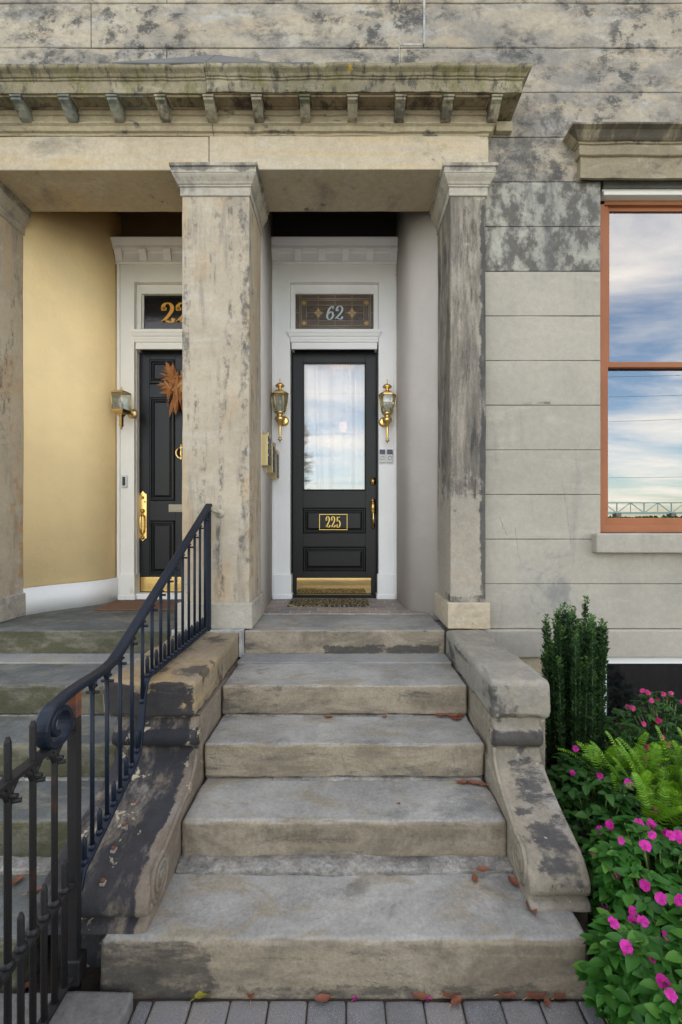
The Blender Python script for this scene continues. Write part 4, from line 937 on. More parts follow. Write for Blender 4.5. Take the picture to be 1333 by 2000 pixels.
# ------------------------------------------------------------------ railing and fence
XRL = -.95
rail = thing('stair_railing', 'navy painted iron railing with curled handrail end running up to the pillar', 'railing', (XRL, 1.6, 0))
hp = [(3.19, 1.765), (2.8, 1.562), (2.4, 1.355), (2.05, 1.175), (1.90, 1.10), (1.83, 1.078), (1.75, 1.072), (1.64, 1.072), (1.56, 1.068), (1.50, 1.058)]
H = [(XRL, p.x, p.y) for p in cat_rom(hp, 8)]
cy, cz = 1.492, .993                                    # curl
cp = [(XRL + (.0 if k < 20 else 0), cy - .066 * (1 - .62 * max(0, k - 14) / 22) * math.sin(R(8 + k * 15)) , cz + .066 * (1 - .62 * max(0, k - 14) / 22) * math.cos(R(8 + k * 15))) for k in range(0, 36)]
b = MB(); b.tube(H[:-1] + cp, .009, flat=.023); 
b.tube([Vector(p) + Vector((0, 0, -.012)) for p in H[:-4]], .005, flat=.013)
b.build('handrail', M['navy'], rail)
bp = [(3.17, .905), (2.7, .905), (2.3, .905), (2.19, .902), (2.155, .86), (2.135, .78), (2.115, .68), (2.09, .60), (2.03, .555), (1.93, .51), (1.8, .455), (1.70, .415), (1.645, .395), (1.62, .34)]
B = cat_rom(bp, 8)
b = MB(); b.tube([(XRL, p.x, p.y) for p in B], .007, flat=.016); b.build('bottom_rail', M['navy'], rail)
def at(P, y):
    for p, q in zip(P, P[1:]):
        if min(p[0], q[0]) <= y <= max(p[0], q[0]) and abs(p[0] - q[0]) > 1e-6: return p[1] + (q[1] - p[1]) * (y - p[0]) / (q[0] - p[0])
    return P[-1][1]
HH = [(p[1], p[2]) for p in H]; BB = [(p.x, p.y) for p in B]
ys = [1.713 + .1065 * k for k in range(0, 14)]
for y in ys:
    b = MB(); zt_, zb_ = at(HH, y) - .008, at(BB, y)
    b.tube([(XRL, y, zb_), (XRL, y, zt_)], .0082, 8)
    b.lathe((XRL, y, zb_), [(.011, .0), (.015, .006), (.015, .016), (.01, .022)], 8)
    if zt_ - zb_ > .3:
        b.tube([(XRL - .022, y, zt_ - .05), (XRL + .026, y, zt_ - .05)], .006, 6); b.tube([(XRL, y - .012, zt_ - .035), (XRL, y + .03, zt_ - .035)], .0065, 6)
    if y < 1.9: b.tube([(XRL, y + .03, zt_ + .002), (XRL, y + .012, zt_ - .022), (XRL, y, zt_ - .05), (XRL, y - .012, zt_ - .022), (XRL, y - .03, zt_ + .002)], .008, 6)
    b.build('baluster', M['navy'], rail)
for y in [1.66] + [q + .053 for q in ys[:-1]]:
    b = MB(); zb_ = at(BB, y); b.tube([(XRL, y, zb_ - .005), (XRL, y, zb_ + .085), (XRL, y, zb_ + .10)], [.0095, .0095, .004], 8); b.lathe((XRL, y, zb_), [(.011, .0), (.015, .006), (.015, .016), (.01, .022)], 8); b.build('spike', M['navy'], rail)
b = MB(); b.bar((XRL, 3.165, .887), (XRL, 3.165, 1.75), .036); b.build('end_post', M['navy'], rail)
b = MB(); b.lathe((PX(430, 3.23) , 3.23, PZ(1003, 3.23)), [(0, -.01), (.03, -.01), (.034, -.004), (.034, 0)], 16, 'Y'); b.tube([(XRL, 3.18, 1.735), (PX(430, 3.23), 3.222, PZ(1003, 3.23))], .008, 8)
b.build('wall_anchor', M['lead'], rail)
fence = thing('iron_fence', 'weathered black iron picket fence with a rust-topped square post', 'fence', (XRL, 1.3, 0))
b = MB(); b.rbox(XRL - .0165, XRL + .0165, 1.5835, 1.6165, 0.0, .97, r=.003, res=.2, rough=.001); post = b.build('post', M['iron'], fence)
MB().rbox(XRL - .017, XRL + .017, 1.583, 1.617, .971, 1.058, r=.003, res=.03, rough=.002).build('post_top', M['rust'], post)
MB().rbox(XRL - .028, XRL + .03, 1.575, 1.628, .046, .13, r=.005, res=.03, rough=.002).build('post_foot', M['iron'], post)
b = MB(); b.tube([(XRL, .3, .925), (XRL, 1.48, .925), (XRL, 1.57, .93)], .008, flat=.018); b.tube([(XRL, 1.56, .93), (XRL, 1.585, .955), (XRL, 1.6, .975)], .009, flat=.014); b.build('top_rail', M['iron'], fence)
b = MB(); b.tube([(XRL, .3, .395), (XRL, 1.58, .395)], .008, flat=.018); b.build('middle_rail', M['iron'], fence)
b = MB(); b.tube([(XRL, .3, .075), (XRL, 1.58, .075)], .008, flat=.016); b.build('bottom_rail', M['iron'], fence)
for k in range(0, 12):
    y = 1.49 - .1035 * k; b = MB(); zt_ = 1.05 if k else .92
    b.tube([(XRL, y, .06), (XRL, y, zt_ - .015), (XRL, y, zt_)], [.010, .010, .006], 8)
    b.lathe((XRL, y, .395), [(.011, .0), (.017, .006), (.017, .018), (.01, .024)], 8)
    b.tube([(XRL - .024, y, .885), (XRL + .028, y, .885)], .007, 6); b.tube([(XRL, y + .035, .918), (XRL, y + .012, .895), (XRL, y, .868)], .009, 6); b.tube([(XRL, y - .035, .918), (XRL, y - .012, .895), (XRL, y, .868)], .009, 6)
    b.tube([(XRL - .01, y, .865), (XRL + .026, y + .02, .862)], .007, 6)
    b.build('picket', M['iron'], fence)
    y -= -.052; b = MB(); b.tube([(XRL, y, .06), (XRL, y, .495), (XRL, y, .51)], [.010, .010, .005], 8); b.lathe((XRL, y, .395), [(.011, .0), (.017, .006), (.017, .018), (.01, .024)], 8); b.build('short_picket', M['iron'], fence)

# ------------------------------------------------------------------ wall lamps, bells, mailboxes, mats
def sconce(x, z, Y, label, flip):
    t = thing('wall_lamp', label, 'wall lamp', (x, Yd, z), 'tall polished brass carriage lamps either side of the glazed door')
    k = .00484
    def L(b, prof, n=20, smooth=True, rot=0): b.lathe((x, Y, z), [(r * k, -h * k) for r, h in prof], n, smooth=smooth, rot=rot)
    b = MB(); L(b, [(0, 0), (1, 1), (.6, 3), (1.3, 4), (.6, 6), (1, 8), (1.6, 9), (5.5, 11), (8.6, 14), (9, 16), (8, 17.5), (4, 19), (3, 21), (4, 23), (8, 25)]); L(b, [(7, 24.5), (13, 27), (17.5, 31), (17.8, 32.5), (15, 33), (0, 33)], 6, False, R(0)); b.build('cap', M['brass'], t)
    b = MB(); L(b, [(15.5, 33), (16.2, 40), (15.8, 48), (13, 58), (9, 68)], 6, False); b.build('glass', M['clear'], t)
    b = MB()
    for i in range(6):
        a = math.pi / 3 * i
        b.tube([(x + r * k * math.cos(a), Y + r * k * math.sin(a), z - h * k) for r, h in ((15.8, 33), (16.4, 40), (16, 48), (13.2, 58), (9.2, 68))], .0035, 5)
    b.build('glazing_bar', M['brass'], t)
    b = MB(); L(b, [(2.2, 68), (2.2, 56), (1.6, 55), (0, 55)], 10); L(b, [(0, 54), (2, 50), (2.4, 46), (1, 41), (0, 39)], 10); b.build('candle', M['plastic_w'], t)
    b = MB(); L(b, [(9.5, 67), (10, 69), (6, 71), (5.5, 74), (9, 77), (9.5, 81), (7, 85), (4, 88), (3.4, 91), (2.6, 92), (2.6, 96), (2.2, 110), (1.5, 116), (3.6, 118), (4.2, 120), (3, 122), (1, 123), (.8, 125), (0, 127)]); b.build('tail', M['brass'], t)
    b = MB(); b.lathe((x + 5 * k * flip, Yd, z - 80 * k), [(0, -.02), (6 * k, -.02), (9 * k, -.014), (10.5 * k, -.005), (10.5 * k, 0)], 24, 'Y'); b.tube([(x + 5 * k * flip, Yd - .01, z - 80 * k), (x, Y, z - 80 * k)], .014, 10); b.build('backplate', M['brass'], t)
    return t
Ys = 4.30
sconce(PX(547, Ys), PZ(738, Ys), Ys, 'tall polished brass carriage lamp on the white post left of the glazed door', 1)
sconce(PX(757, Ys), PZ(740, Ys), Ys, 'tall polished brass carriage lamp right of the glazed door above the two doorbells', -1)
x, Y = PX(237, 4.2), 4.2
t = thing('wall_lamp', 'square glass box lamp in aged brass beside the yellow wall', 'wall lamp', (x, Yn, 2.4))
def SL(b, prof, n=20, smooth=True, rot=0, z=PZ(755, 4.2), k=.004724): prof = [(q * (.88 if n == 4 else 1), h_) for q, h_ in prof]; b.lathe((x, Y, z), [(r * k, -h * k) for r, h in prof], n, smooth=smooth, rot=rot)
b = MB(); SL(b, [(0, 0), (1.6, 1), (2.2, 3), (1.2, 5), (3, 6.5), (5, 7)], 16); SL(b, [(4, 6.5), (14, 8.5), (20, 11), (20.5, 13), (18, 13), (0, 12)], 4, False, R(33)); b.build('cap', M['oldbrass'], t)
b = MB(); SL(b, [(18.5, 13), (19, 30), (18, 46)], 4, False, R(33)); b.build('glass', M['clear'], t)
b = MB()
for i in range(4):
    a = R(33) + math.pi / 2 * i; b.tube([(x + r * .004724 * math.cos(a), Y + r * .004724 * math.sin(a), PZ(755, 4.2) - h * .004724) for r, h in ((17, 12), (17, 30), (16.2, 47))], .004, 5)
SL(b, [(17, 45), (20, 46), (20, 49), (15, 52), (10, 54), (8, 55), (8, 57), (4.5, 59), (4.5, 74), (5.2, 75), (5.2, 76.5), (2.5, 78), (2, 80), (2.4, 82), (0, 84)], 4, False, R(33)); b.build('frame', M['oldbrass'], t)
b = MB(); SL(b, [(0, 30), (3, 32), (3.4, 36), (2, 42), (2, 50), (0, 50)], 10); b.build('bulb', M['plastic_w'], t)
b = MB(); b.lathe((x + .03, Yn, PZ(808, Yn)), [(0, -.02), (.03, -.018), (.046, -.006), (.048, 0)], 24, 'Y'); b.tube([(x + .03, Yn - .01, PZ(808, Yn)), (x, Y, PZ(806, 4.2))], .012, 10); b.build('backplate', M['oldbrass'], t)
def bell(x, z, Y, w, h, label, cap):
    t = thing('doorbell', label, 'doorbell', (x, Y, z), 'twin video doorbells beside the glazed door' if cap else None)
    MB().rbox(x - w, x + w, Y - .022, Y, z - h, z + h, r=.004, res=.5).build('case', M['plastic_w'], t)
    if cap:
        MB().rbox(x - w * .9, x + w * .9, Y - .025, Y - .004, z + h * .25, z + h * .97, r=.003, res=.5).build('camera_panel', paint('navy_panel', (.01, .012, .05), .2), t)
        MB().lathe((x, Y - .022, z - h * .3), [(.02, .0), (.019, -.003), (.014, -.003), (.013, .001), (.0, .001)], 20, 'Y').build('button', M['lead'], t)
    else: MB().rbox(x - w * .55, x + w * .55, Y - .025, Y - .004, z - h * .72, z + h * .72, r=.003, res=.5).build('camera_panel', M['plastic_b'], t)
bell(PX(747, Yd), PZ(891, Yd), Yd, .029, .064, 'silver doorbell with dark blue top, nearer the door of the two', True)
bell(PX(761.5, Yd), PZ(891, Yd), Yd, .029, .064, 'silver doorbell with dark blue top, farther from the door of the two', True)
bell(PX(244, Yn), PZ(940, Yn), Yn, .026, .058, 'white doorbell with black face on the casing below the square lamp', False)
for i, (y0, lab) in enumerate(((3.70, 'nearest of three brass mailboxes on the taupe wall, half behind the wide pillar'), (3.985, 'middle of three brass mailboxes on the taupe wall'), (4.225, 'farthest of three brass mailboxes, next to the white door case'))):
    xw = -.675 - .025 * (y0 - 3.68) / .82 - .003; t = thing('mailbox', lab, 'mailbox', (xw, y0, 2.10), 'brass mailboxes on the porch wall')
    xe = xw + .055 + .004 * i; za, zb_ = 2.10 - .028 * i, 2.385 - .03 * i; wd = .135
    MB().rbox(xw, xe, y0, y0 + wd, za, zb_ - .03, r=.003, res=.5).rbox(xw - .01, xw + .01, y0 - .003, y0 + wd + .003, za - .004, zb_, r=.002, res=.5).build('case', M['boxbrass'], t)
    MB().rbox(xe - .001, xe + .008, y0 + .010, y0 + wd - .01, za + .01, zb_ - .045, r=.003, res=.5).build('front', M['emboss'], t)
    MB().prism_x([(y0 - .004, zb_ - .045), (y0 + .03, zb_ - .06), (y0 + wd * .5, zb_ - .045), (y0 + wd - .03, zb_ - .06), (y0 + wd + .004, zb_ - .045), (y0 + wd + .004, zb_ - .015), (y0 - .004, zb_ - .015)], xe - .002, xe + .009).build('lid', M['oldbrass'], t)
b = MB(); my0, my1 = 4.0, 4.37
n = 40; pts = []
b.rbox(PX(561, 4.0), PX(722, 4.0), my0, my1, LZ + .0045, LZ + .016, r=.005, res=.02, rough=.006)
t = b.build('doormat', M['mat'], None, (-.14, 4.1, LZ)); tag(t, 'black rubber doormat with a gold lace pattern before the glazed door', 'doormat')
b = MB(); b.rbox(-2.13, -1.3, 3.86, 4.27, LZ + .0015, LZ + .014, r=.004, res=.1); tag(b.build('doormat', M['mat2'], None, (-1.7, 4.0, LZ)), 'flat brown ribbed doormat before the panelled door', 'doormat')
# corn-husk wreath
t = thing('husk_wreath', 'orange-brown corn husk bunch hanging on the panelled black door', 'wreath', (-1.59, Ye - .02, 2.9))
def blade(b, p, d, L, w, droop, nrm=Vector((0, -1, 0)), seg=5, wave=0.0):
    p = Vector(p); d = Vector(d).normalized(); side = d.cross(nrm).normalized(); vs = []
    for i in range(seg + 1):
        t_ = i / seg; q = p + d * L * t_ + Vector((0, 0, -droop * t_ * t_)) + nrm * (wave * math.sin(t_ * 4) + .015 * math.sin(3.1 * t_)); ww = w * math.sin(math.pi * (.12 + .86 * t_)) ** .8
        vs += [q - side * ww, q + nrm * ww * .4, q + side * ww]
    b.add(vs, [(3 * i + k, 3 * i + k + 1, 3 * i + k + 4, 3 * i + k + 3) for i in range(seg) for k in (0, 1)], True)
b = MB(); rnd = random.Random(3); wc = Vector((PX(356, Ye), Ye - .05, PZ(757, Ye)))
for i in range(120):
    a = rnd.uniform(70, 175) if i < 80 else rnd.uniform(235, 300)
    a = R(a if rnd.random() < .75 else 180 - a); L = rnd.uniform(.07, .21) if i < 60 else rnd.uniform(.07, .22)
    blade(b, wc + Vector((rnd.uniform(-.06, .04), rnd.uniform(-.05, .02), rnd.uniform(-.09, .07))), (math.cos(a), rnd.uniform(-.25, .05), math.sin(a)), L, rnd.uniform(.005, .024), rnd.uniform(-.01, .05), wave=rnd.uniform(-.02, .02))
b.open = True; b.build('husk_blades', M['husk'], t)
b = MB()
for dx in (-.02, .03): b.lathe((wc.x + dx, wc.y - .02, wc.z - .13), [(0, .1), (.016, .08), (.022, .0), (.018, -.08), (.008, -.12), (0, -.13)], 10)
b.build('corn_cob', paint('corn_kernels', (.36, .12, .03), .5, 1.0, .5, scale=120), t)

# ------------------------------------------------------------------ planting
def ileaf(b, p, d, L, w, up, droop=.25):
    """ovate leaf folded along its midrib, seven points a side"""
    d = d.normalized(); side = d.cross(up)
    if side.length < 1e-3: side = Vector((1, 0, 0))
    side.normalize(); up2 = side.cross(d).normalized()
    T = (0, .18, .42, .68, .88, 1.0); W = (0.04, .62, 1.0, .8, .38, 0.0); vs = []
    for t_, ww in zip(T, W):
        q = p + d * L * t_ - up2 * (droop * L * t_ * t_); vs += [q + side * (w * ww) + up2 * (w * ww * .32), q, q - side * (w * ww) + up2 * (w * ww * .32)]
    b.add(vs, [(3 * i + k, 3 * i + k + 1, 3 * i + k + 4, 3 * i + k + 3) for i in range(5) for k in (0, 1)], True)
def flower(p, nrm, r, mat, parent, rnd):
    b = MB(); b.open = True; nrm = nrm.normalized(); a_ = nrm.orthogonal().normalized(); c_ = nrm.cross(a_); rot = rnd.uniform(0, 6.28)
    for k in range(5):
        an = rot + k * 2 * math.pi / 5; dr = a_ * math.cos(an) + c_ * math.sin(an); sd = nrm.cross(dr); cup = rnd.uniform(-.15, .15)
        R_ = r * rnd.uniform(.88, 1.1); vs = [p]
        for (t_, ww) in ((.3, .22), (.62, .52), (.88, .50), (1.02, .2)): 
            vs += [p + dr * R_ * t_ + sd * R_ * ww + nrm * (R_ * cup * t_ * t_), p + dr * R_ * (t_ * .97) + nrm * (R_ * (cup * t_ * t_ - .03)), p + dr * R_ * t_ - sd * R_ * ww + nrm * (R_ * cup * t_ * t_ + .003 * k)]
        fs = [(0, 1, 2), (0, 2, 3)] + [(1 + 3 * i + k2, 4 + 3 * i + k2, 5 + 3 * i + k2, 2 + 3 * i + k2) for i in range(3) for k2 in (0, 1)]
        b.add(vs, fs, True)
    f_ = b.build('flower', mat, parent)
    e = MB(); e.open = True; q_ = p + nrm * .0016; e.add([q_] + [q_ + (a_ * math.cos(k * 1.05) + c_ * math.sin(k * 1.05)) * r * .15 for k in range(6)], [(0, 1 + k, 1 + (k + 1) % 6) for k in range(6)]); e.build('flower_eye', M['petalred'], f_)
def impatiens(cx, cy, rx, ry, h, n, nf, label, mat, pm, seed, ls=.05, xmin=-9):
    rnd = random.Random(seed); t = thing('impatiens_plant', label, 'flowering plant', (cx, cy, 0), 'impatiens in the flower bed')
    b = MB(); b.open = True; sb = MB(); sites = []
    for i in range(n):
        a = rnd.uniform(0, 2 * math.pi); rr = math.sqrt(rnd.random()); x = cx + rx * rr * math.cos(a); y = cy + ry * rr * math.sin(a)
        if x < xmin: x = xmin + rnd.uniform(0, .06)
        top = h * (1 - rr ** 3.5 * .7) * (1 + .25 * nv((x, y, seed), 5)); z = top * (1 - .45 * rnd.random() ** 2.2)
        out = Vector(((x - cx) / rx, (y - cy) / ry, .5)); 
        c = Vector((x, y, max(.02, z))); m_ = rnd.randint(4, 6); ph = rnd.uniform(0, 6.28)
        for k in range(m_):                                # whorl of leaves at the shoot tip
            an = ph + k * 2 * math.pi / m_ + rnd.uniform(-.3, .3); L = ls * rnd.uniform(.6, 1.15)
            d_ = Vector((math.cos(an), math.sin(an), rnd.uniform(-.35, .35))) + out * .25
            ileaf(b, c + Vector((0, 0, rnd.uniform(-.012, .008))), d_, L, L * rnd.uniform(.26, .34), Vector((out.x * .5, out.y * .5 - .1, 1)), rnd.uniform(.1, .4))
        if rnd.random() < .5: sb.tube([(cx + (x - cx) * .6, cy + (y - cy) * .6, max(0, z - .15)), (x, y, z)], .003, 5)
        if z > top * .84: sites.append((c, out))
    sb.build('stems', M['stem'], t); b.build('foliage', mat, t)
    rnd.shuffle(sites); placed = []
    cam_d = Vector((0, 0, EYE))
    for c, o in sites:
        if len(placed) >= nf: break
        if any((c - q).length < .038 for q in placed): continue
        placed.append(c); tow = (cam_d - c).normalized()
        nn = tow + Vector((rnd.uniform(-.55, .55), rnd.uniform(-.4, .4), rnd.uniform(-.5, .5))) + o * .2
        flower(c + nn.normalized() * .04 + Vector((0, 0, .02)), nn, rnd.uniform(.0125, .018), pm, t, rnd)
    return t
impatiens(1.17, 1.27, .42, .34, .42, 560, 72, 'magenta-flowered plant filling the bottom right corner beside the lowest step', M['imp'], M['petal'], 11, .05, xmin=.83)
impatiens(.99, 1.42, .2, .2, .34, 240, 18, 'small magenta-flowered plant hugging the right end of the lowest step', M['imp'], M['petal'], 21, .058, xmin=.80)
impatiens(1.17, 1.66, .32, .36, .46, 480, 46, 'leafy magenta-flowered plant against the right scroll foot', M['imp'], M['petal'], 12, .05, xmin=.965)
impatiens(1.62, 1.58, .42, .44, .50, 520, 60, 'magenta-flowered plant at the right edge of the picture below the fern', M['imp'], M['petal'], 13, .05)
impatiens(1.25, 2.22, .28, .36, .44, 300, 12, 'dark-leaved plant with few flowers between the scroll and the fern', M['impdark'], M['petal'], 14, .055, xmin=1.0)
impatiens(1.98, 2.80, .50, .28, .50, 420, 55, 'rose-pink flowering plant in front of the basement window', M['impdark'], M['petalred'], 15, .05)
impatiens(1.75, 2.0, .36, .3, .42, 230, 4, 'low leafy plant under the front of the fern', M['impdark'], M['petal'], 16, .055)
# fern
t = thing('fern', 'bright green fern among the flowers below the basement window', 'fern', (1.62, 2.25, 0))
rnd = random.Random(5); b = MB(); b.open = True
for i in range(270):
    a = rnd.uniform(0, 2 * math.pi); base = Vector((1.60 + rnd.uniform(-.34, .34), 2.18 + rnd.uniform(-.26, .2), .36 + rnd.uniform(-.14, .08))); L = rnd.uniform(.16, .30); up = rnd.uniform(.9, 4.0)
    d_ = Vector((math.cos(a), math.sin(a), up)).normalized(); hor = Vector((math.cos(a), math.sin(a), 0)); N = 17; prev = base
    for k in range(N):
        t_ = k / N; q = base + d_ * L * t_ + Vector((0, 0, -.3 * L * t_ ** 2.6)); tan = (d_ + Vector((0, 0, -.78 * t_ ** 1.6))).normalized()
        s_ = tan.cross(Vector((0, 0, 1))); s_ = s_.normalized() if s_.length > .01 else Vector((1, 0, 0)); pl_ = .034 * math.sin(math.pi * (.12 + .86 * t_)) ** .8 + .002
        upn = s_.cross(tan)
        for sg in (-1, 1):
            dd = (s_ * sg + tan * .35 - upn * .1).normalized(); ww = .0048
            b.add([q - tan * ww * .6, q + dd * pl_ * .5 - tan * ww * .7 + upn * .003, q + dd * pl_, q + dd * pl_ * .5 + tan * ww * .7 + upn * .003, q + tan * ww * .6], [(0, 1, 2, 3, 4)])
b.build('fronds', M['fern'], t)
# upright holly
t = thing('upright_holly', 'dark green columnar shrub of upright shoots between the cheek wall and the window', 'shrub', (1.37, 2.72, 0))
rnd = random.Random(9); b = MB(); b.open = True; sb = MB(); ng = MB(); ng.open = True
for i in range(60):
    a = rnd.uniform(0, 6.28); rr = math.sqrt(rnd.random()) * .145; bx, by = 1.375 + rr * math.cos(a), 2.72 + rr * math.sin(a)
    top = 1.02 + rnd.uniform(-.13, .13) + (.10 if rnd.random() < .22 else 0) - rr * .35; lean = Vector((math.cos(a) * .03 + rnd.uniform(-.04, .04), math.sin(a) * .03, 0))
    sb.tube([(bx, by, 0), (bx + lean.x, by + lean.y, top - .02)], [.005, .002], 5)
    z = .02 + rnd.uniform(0, .02)
    while z < top:
        f = z / top; c = Vector((bx, by, z)) + lean * f
        for k in range(6):
            an = rnd.uniform(0, 6.28); L = rnd.uniform(.019, .033) * (1 if z < top - .05 else .7); el = rnd.uniform(.5, 1.5)
            d_ = Vector((math.cos(an), math.sin(an), el)).normalized(); s_ = d_.cross(Vector((rnd.uniform(-.4, .4), rnd.uniform(-.4, .4), 1))).normalized() * L * .3
            p = c + Vector((math.cos(an), math.sin(an), 0)) * rnd.uniform(.0, .014)
            (ng if z > top - .05 or rnd.random() < .05 else b).add([p, p + d_ * L * .5 + s_, p + d_ * L, p + d_ * L * .5 - s_], [(0, 1, 2, 3)])
        z += .0105
b.build('foliage', M['box'], t); ng.build('new_growth', leafmat('holly_new_growth', (.05, .12, .025), (.1, .2, .045), (.14, .24, .06)), t); sb.build('stems', paint('dark_green_stem', (.05, .08, .02), .6), t)

# ------------------------------------------------------------------ fallen leaves
def dry(u, v, z, L, rot, label, mat=None, curl=.35, name='fallen_leaf', cat='leaf'):
    y = 889 * (EYE - z) / (v - 1013); x = PX(u, y); b = MB(); b.open = True
    rnd = random.Random(int(u * 7 + v)); c = Vector((x, y, z + .004)); d_ = Vector((math.cos(R(rot)), math.sin(R(rot)), 0)); s_ = Vector((-d_.y, d_.x, 0)); N = 7; vs = []
    cl = curl * rnd.uniform(.7, 1.4)
    for i in range(N + 1):
        t_ = i / N; ww = L * .27 * math.sin(math.pi * min(1, .06 + .94 * t_)) ** .75; zz_ = L * .18 * (2 * t_ - 1) ** 2 * cl * 2; 
        for k in (-1, -.5, 0, .5, 1): vs.append(c + d_ * L * (t_ - .5) + s_ * ww * k + Vector((0, 0, zz_ + abs(k) ** 1.5 * ww * cl * 1.6 + .002 * math.sin(7 * t_ + k * 3))))
    b.add(vs, [(5 * i + k, 5 * i + k + 1, 5 * i + k + 6, 5 * i + k + 5) for i in range(N) for k in range(4)], True)
    b.tube([c - d_ * L * .5 + Vector((0, 0, L * .3 * cl)), c - d_ * L * .78 + Vector((0, 0, .004))], .0012, 4)
    tag(b.build(name, mat or M['dry'], None, (x, y, z)), label, cat, 'dry leaves fallen on the steps and paving' if name == 'fallen_leaf' else None)
P2, P3, P4, P5 = ZT[1], ZT[2], ZT[3], ZT[4]
for a in [
    (862, 1401, P3, .07, 10, 'long reddish leaf, leftmost in the pile at the right end of the third step'),
    (882, 1403, P3, .075, 170, 'brown leaf in the middle of the pile at the right end of the third step'),
    (900, 1401, P3, .07, 40, 'dark leaf, rightmost in the pile at the right end of the third step'),
    (892, 1407, P3, .065, 200, 'pale pinkish leaf in front of the pile on the third step'),
    (642, 1403, P3, .05, 5, 'thin curled leaf near the middle of the third step back edge'),
    (752, 1402, P3, .035, 20, 'tiny curled leaf on the third step left of the pile'),
    (905, 1531, P4, .06, 5, 'pale brown leaf, leftmost of the row at the right end of the fourth step'),
    (924, 1533, P4, .06, 150, 'brown leaf, middle of the row at the right end of the fourth step'),
    (940, 1535, P4, .055, 170, 'curled brown leaf, rightmost of the row on the fourth step'),
    (779, 1572, P4, .018, 0, 'tiny red leaf scrap on the open tread of the fourth step'),
    (944, 1703, P5 + .02, .055, 5, 'tan leaf on the gravelly mortar strip of the lowest step'),
    (928, 1720, P5, .045, 80, 'small tan leaf lying just in front of the mortar strip'),
    (1003, 1726, P5, .06, 110, 'round brown leaf against the foot of the right scroll'),
    (1038, 1778, P5, .06, 100, 'narrow leaf wedged in front of the right scroll foot'),
    (398, 1948, .0, .06, 30, 'brown-yellow leaf, leftmost on the pavers below the steps'),
    (490, 1946, .0, .045, 100, 'small upright brown leaf on the pavers left of centre'),
    (630, 1957, .0, .055, 190, 'reddish tan leaf standing out on the middle pavers'),
    (820, 1952, .0, .055, 170, 'flat brown leaf on the pavers beside the pink petal'),
    (884, 1948, .0, .065, 10, 'very dark leaf against the base of the lowest step'),
    (893, 1961, .0, .05, 30, 'pale brown leaf on the pavers in front of the very dark leaf'),
    (992, 1950, .0, .06, 0, 'curled brown leaf at the base of the lowest step right of the dark one'),
    (1050, 1950, .0, .075, 15, 'big orange-brown leaf on the pavers near the flowers'),
    (1069, 1962, .0, .035, 70, 'small leaf at the tip of the big orange-brown leaf'),
    (1095, 1950, .0, .05, 20, 'dull leaf nearest the flowers on the pavers'),
    (152, 1287, P2, .06, 10, 'orange leaf on the second mossy step behind the handrail curl'),
    (34, 1724, P5, .055, 60, 'orange leaf on the lowest mossy step behind the pickets'),
    (68, 1745, P5, .05, 30, 'dark red leaf beside the fence post on the mossy step'),
    (50, 1932, .0, .05, 30, 'red-brown leaf on the ground between the pickets')]:
    dry(*a[:6], mat=M['dryb'] if 'yellow' in a[5] else None)
dry(694, 1954, .0, .02, 40, 'small fallen magenta petal on the middle pavers', M['petal'], name='fallen_petal', cat='petal')
dry(838, 1954, .0, .024, 10, 'fallen magenta petal beside the flat brown leaf', M['petal'], name='fallen_petal', cat='petal')

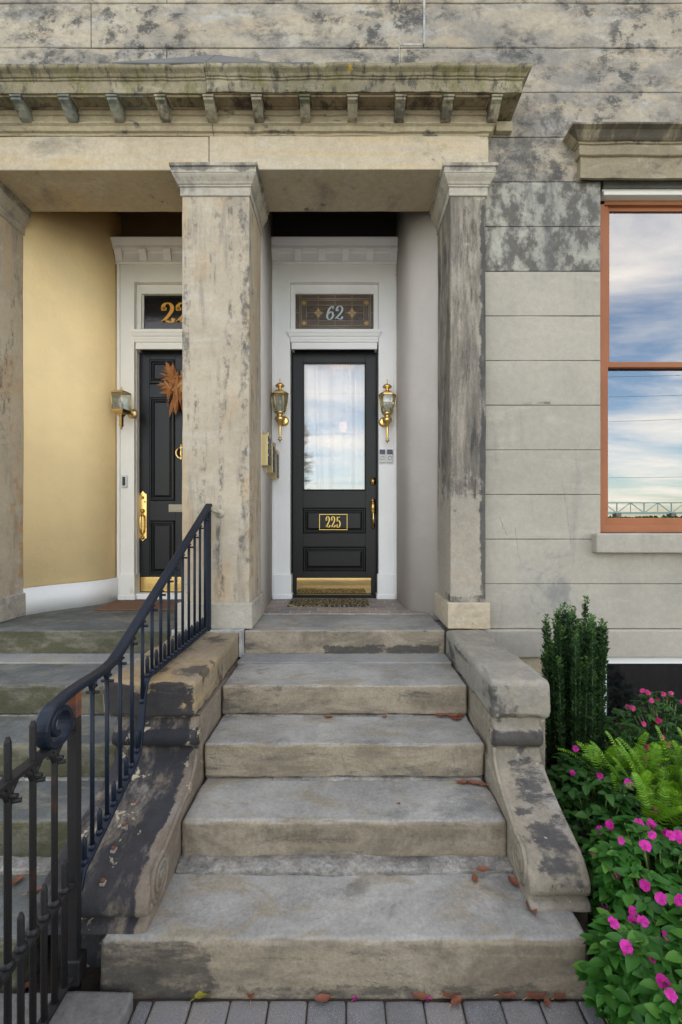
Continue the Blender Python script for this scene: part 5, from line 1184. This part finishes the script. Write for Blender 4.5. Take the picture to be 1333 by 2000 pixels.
# ------------------------------------------------------------------ the street side, seen mirrored in the panes
t = thing('truss_bridge', 'pale green steel truss bridge across the river, far across the street', 'bridge', (120, -260, 0))
b = MB()
for k in range(-8, 26):
    x = k * 16
    b.bar((x, -260, 5), (x, -260, 11), .5); b.bar((x, -260, 5), (x + 8, -260, 11), .4); b.bar((x + 8, -260, 11), (x + 16, -260, 5), .4); b.bar((x + 8, -260, 11), (x + 8, -260, 5), .3)
b.bar((-130, -260, 5), (416, -260, 5), 1.2); b.bar((-130, -260, 11), (416, -260, 11), .7)
b.build('truss', paint('pale_green_steel', (.3, .42, .4), .6), t)
b = MB()
for k in range(-4, 14): b.box(k * 32 - 1.5, k * 32 + 1.5, -262, -258, -1, 5)
b.build('pier', M['mortar'], t)
t = thing('pine_tree', 'tall pine standing across the street', 'tree', (-3.4, -26, 0))
MB().tube([(-3.4, -26, 0), (-3.3, -26, 5), (-3.4, -26, 9.2)], [.2, .14, .04], 8).build('trunk', M['rust'], t)
rnd = random.Random(21); b = MB(); b.open = True
for k in range(46):
    z = rnd.uniform(2.6, 9); a = rnd.uniform(0, 6.28); L = (9.8 - z) * .42 * rnd.uniform(.6, 1.1)
    for j in range(70):
        t_ = rnd.uniform(.25, 1); c = Vector((-3.4 + math.cos(a) * L * t_, -26 + math.sin(a) * L * t_, z + .1 * t_ + rnd.gauss(0, .09))) + Vector((rnd.gauss(0, .12), rnd.gauss(0, .12), 0))
        d_ = Vector((rnd.gauss(0, 1), rnd.gauss(0, 1), rnd.gauss(0, .7))).normalized() * .22; s_ = d_.orthogonal().normalized() * .03
        b.add([c - s_, c + s_, c + d_], [(0, 1, 2)])
b.build('crown', leafmat('pine_needles', (.06, .09, .03), (.1, .12, .04)), t)
t = thing('utility_line', 'overhead wires on wooden poles along the far side of the street', 'power line', (0, -12, 0))
b = MB()
for (y, z, sg) in ((-11.8, 7.9, .5), (-12, 7.2, .6), (-12.2, 6.3, .7), (-12, 3.6, .3)):
    b.tube([(x, y, z - sg * (1 - (x / 24) ** 2)) for x in range(-24, 25, 3)], .006, 5)
b.build('wires', M['plastic_b'], t)
for x in (-24, 24): MB().tube([(x, -12, 0), (x, -12, 9)], [.16, .11], 10).build('pole', paint('pole_wood', (.16, .12, .08), .8), t)
t = thing('tree_line', 'row of low green trees along the far river bank', 'trees', (0, -200, 0)); t['kind'] = 'stuff'
b = MB(); b.open = True; rnd = random.Random(2)
for k in range(4000):
    x = rnd.uniform(-220, 400); hgt = 2.2 + 1.5 * nv((x, 0, 0), .06); c = Vector((x, -200 + rnd.uniform(-4, 4), rnd.uniform(0, hgt)))
    d_ = Vector((rnd.gauss(0, 1), rnd.gauss(0, 1), rnd.gauss(0, 1))).normalized() * 1.3; s_ = d_.orthogonal().normalized() * 1.0
    b.add([c - s_, c + d_, c + s_, c - d_], [(0, 1, 2, 3)])
b.build('crowns', M['impdark'], t)
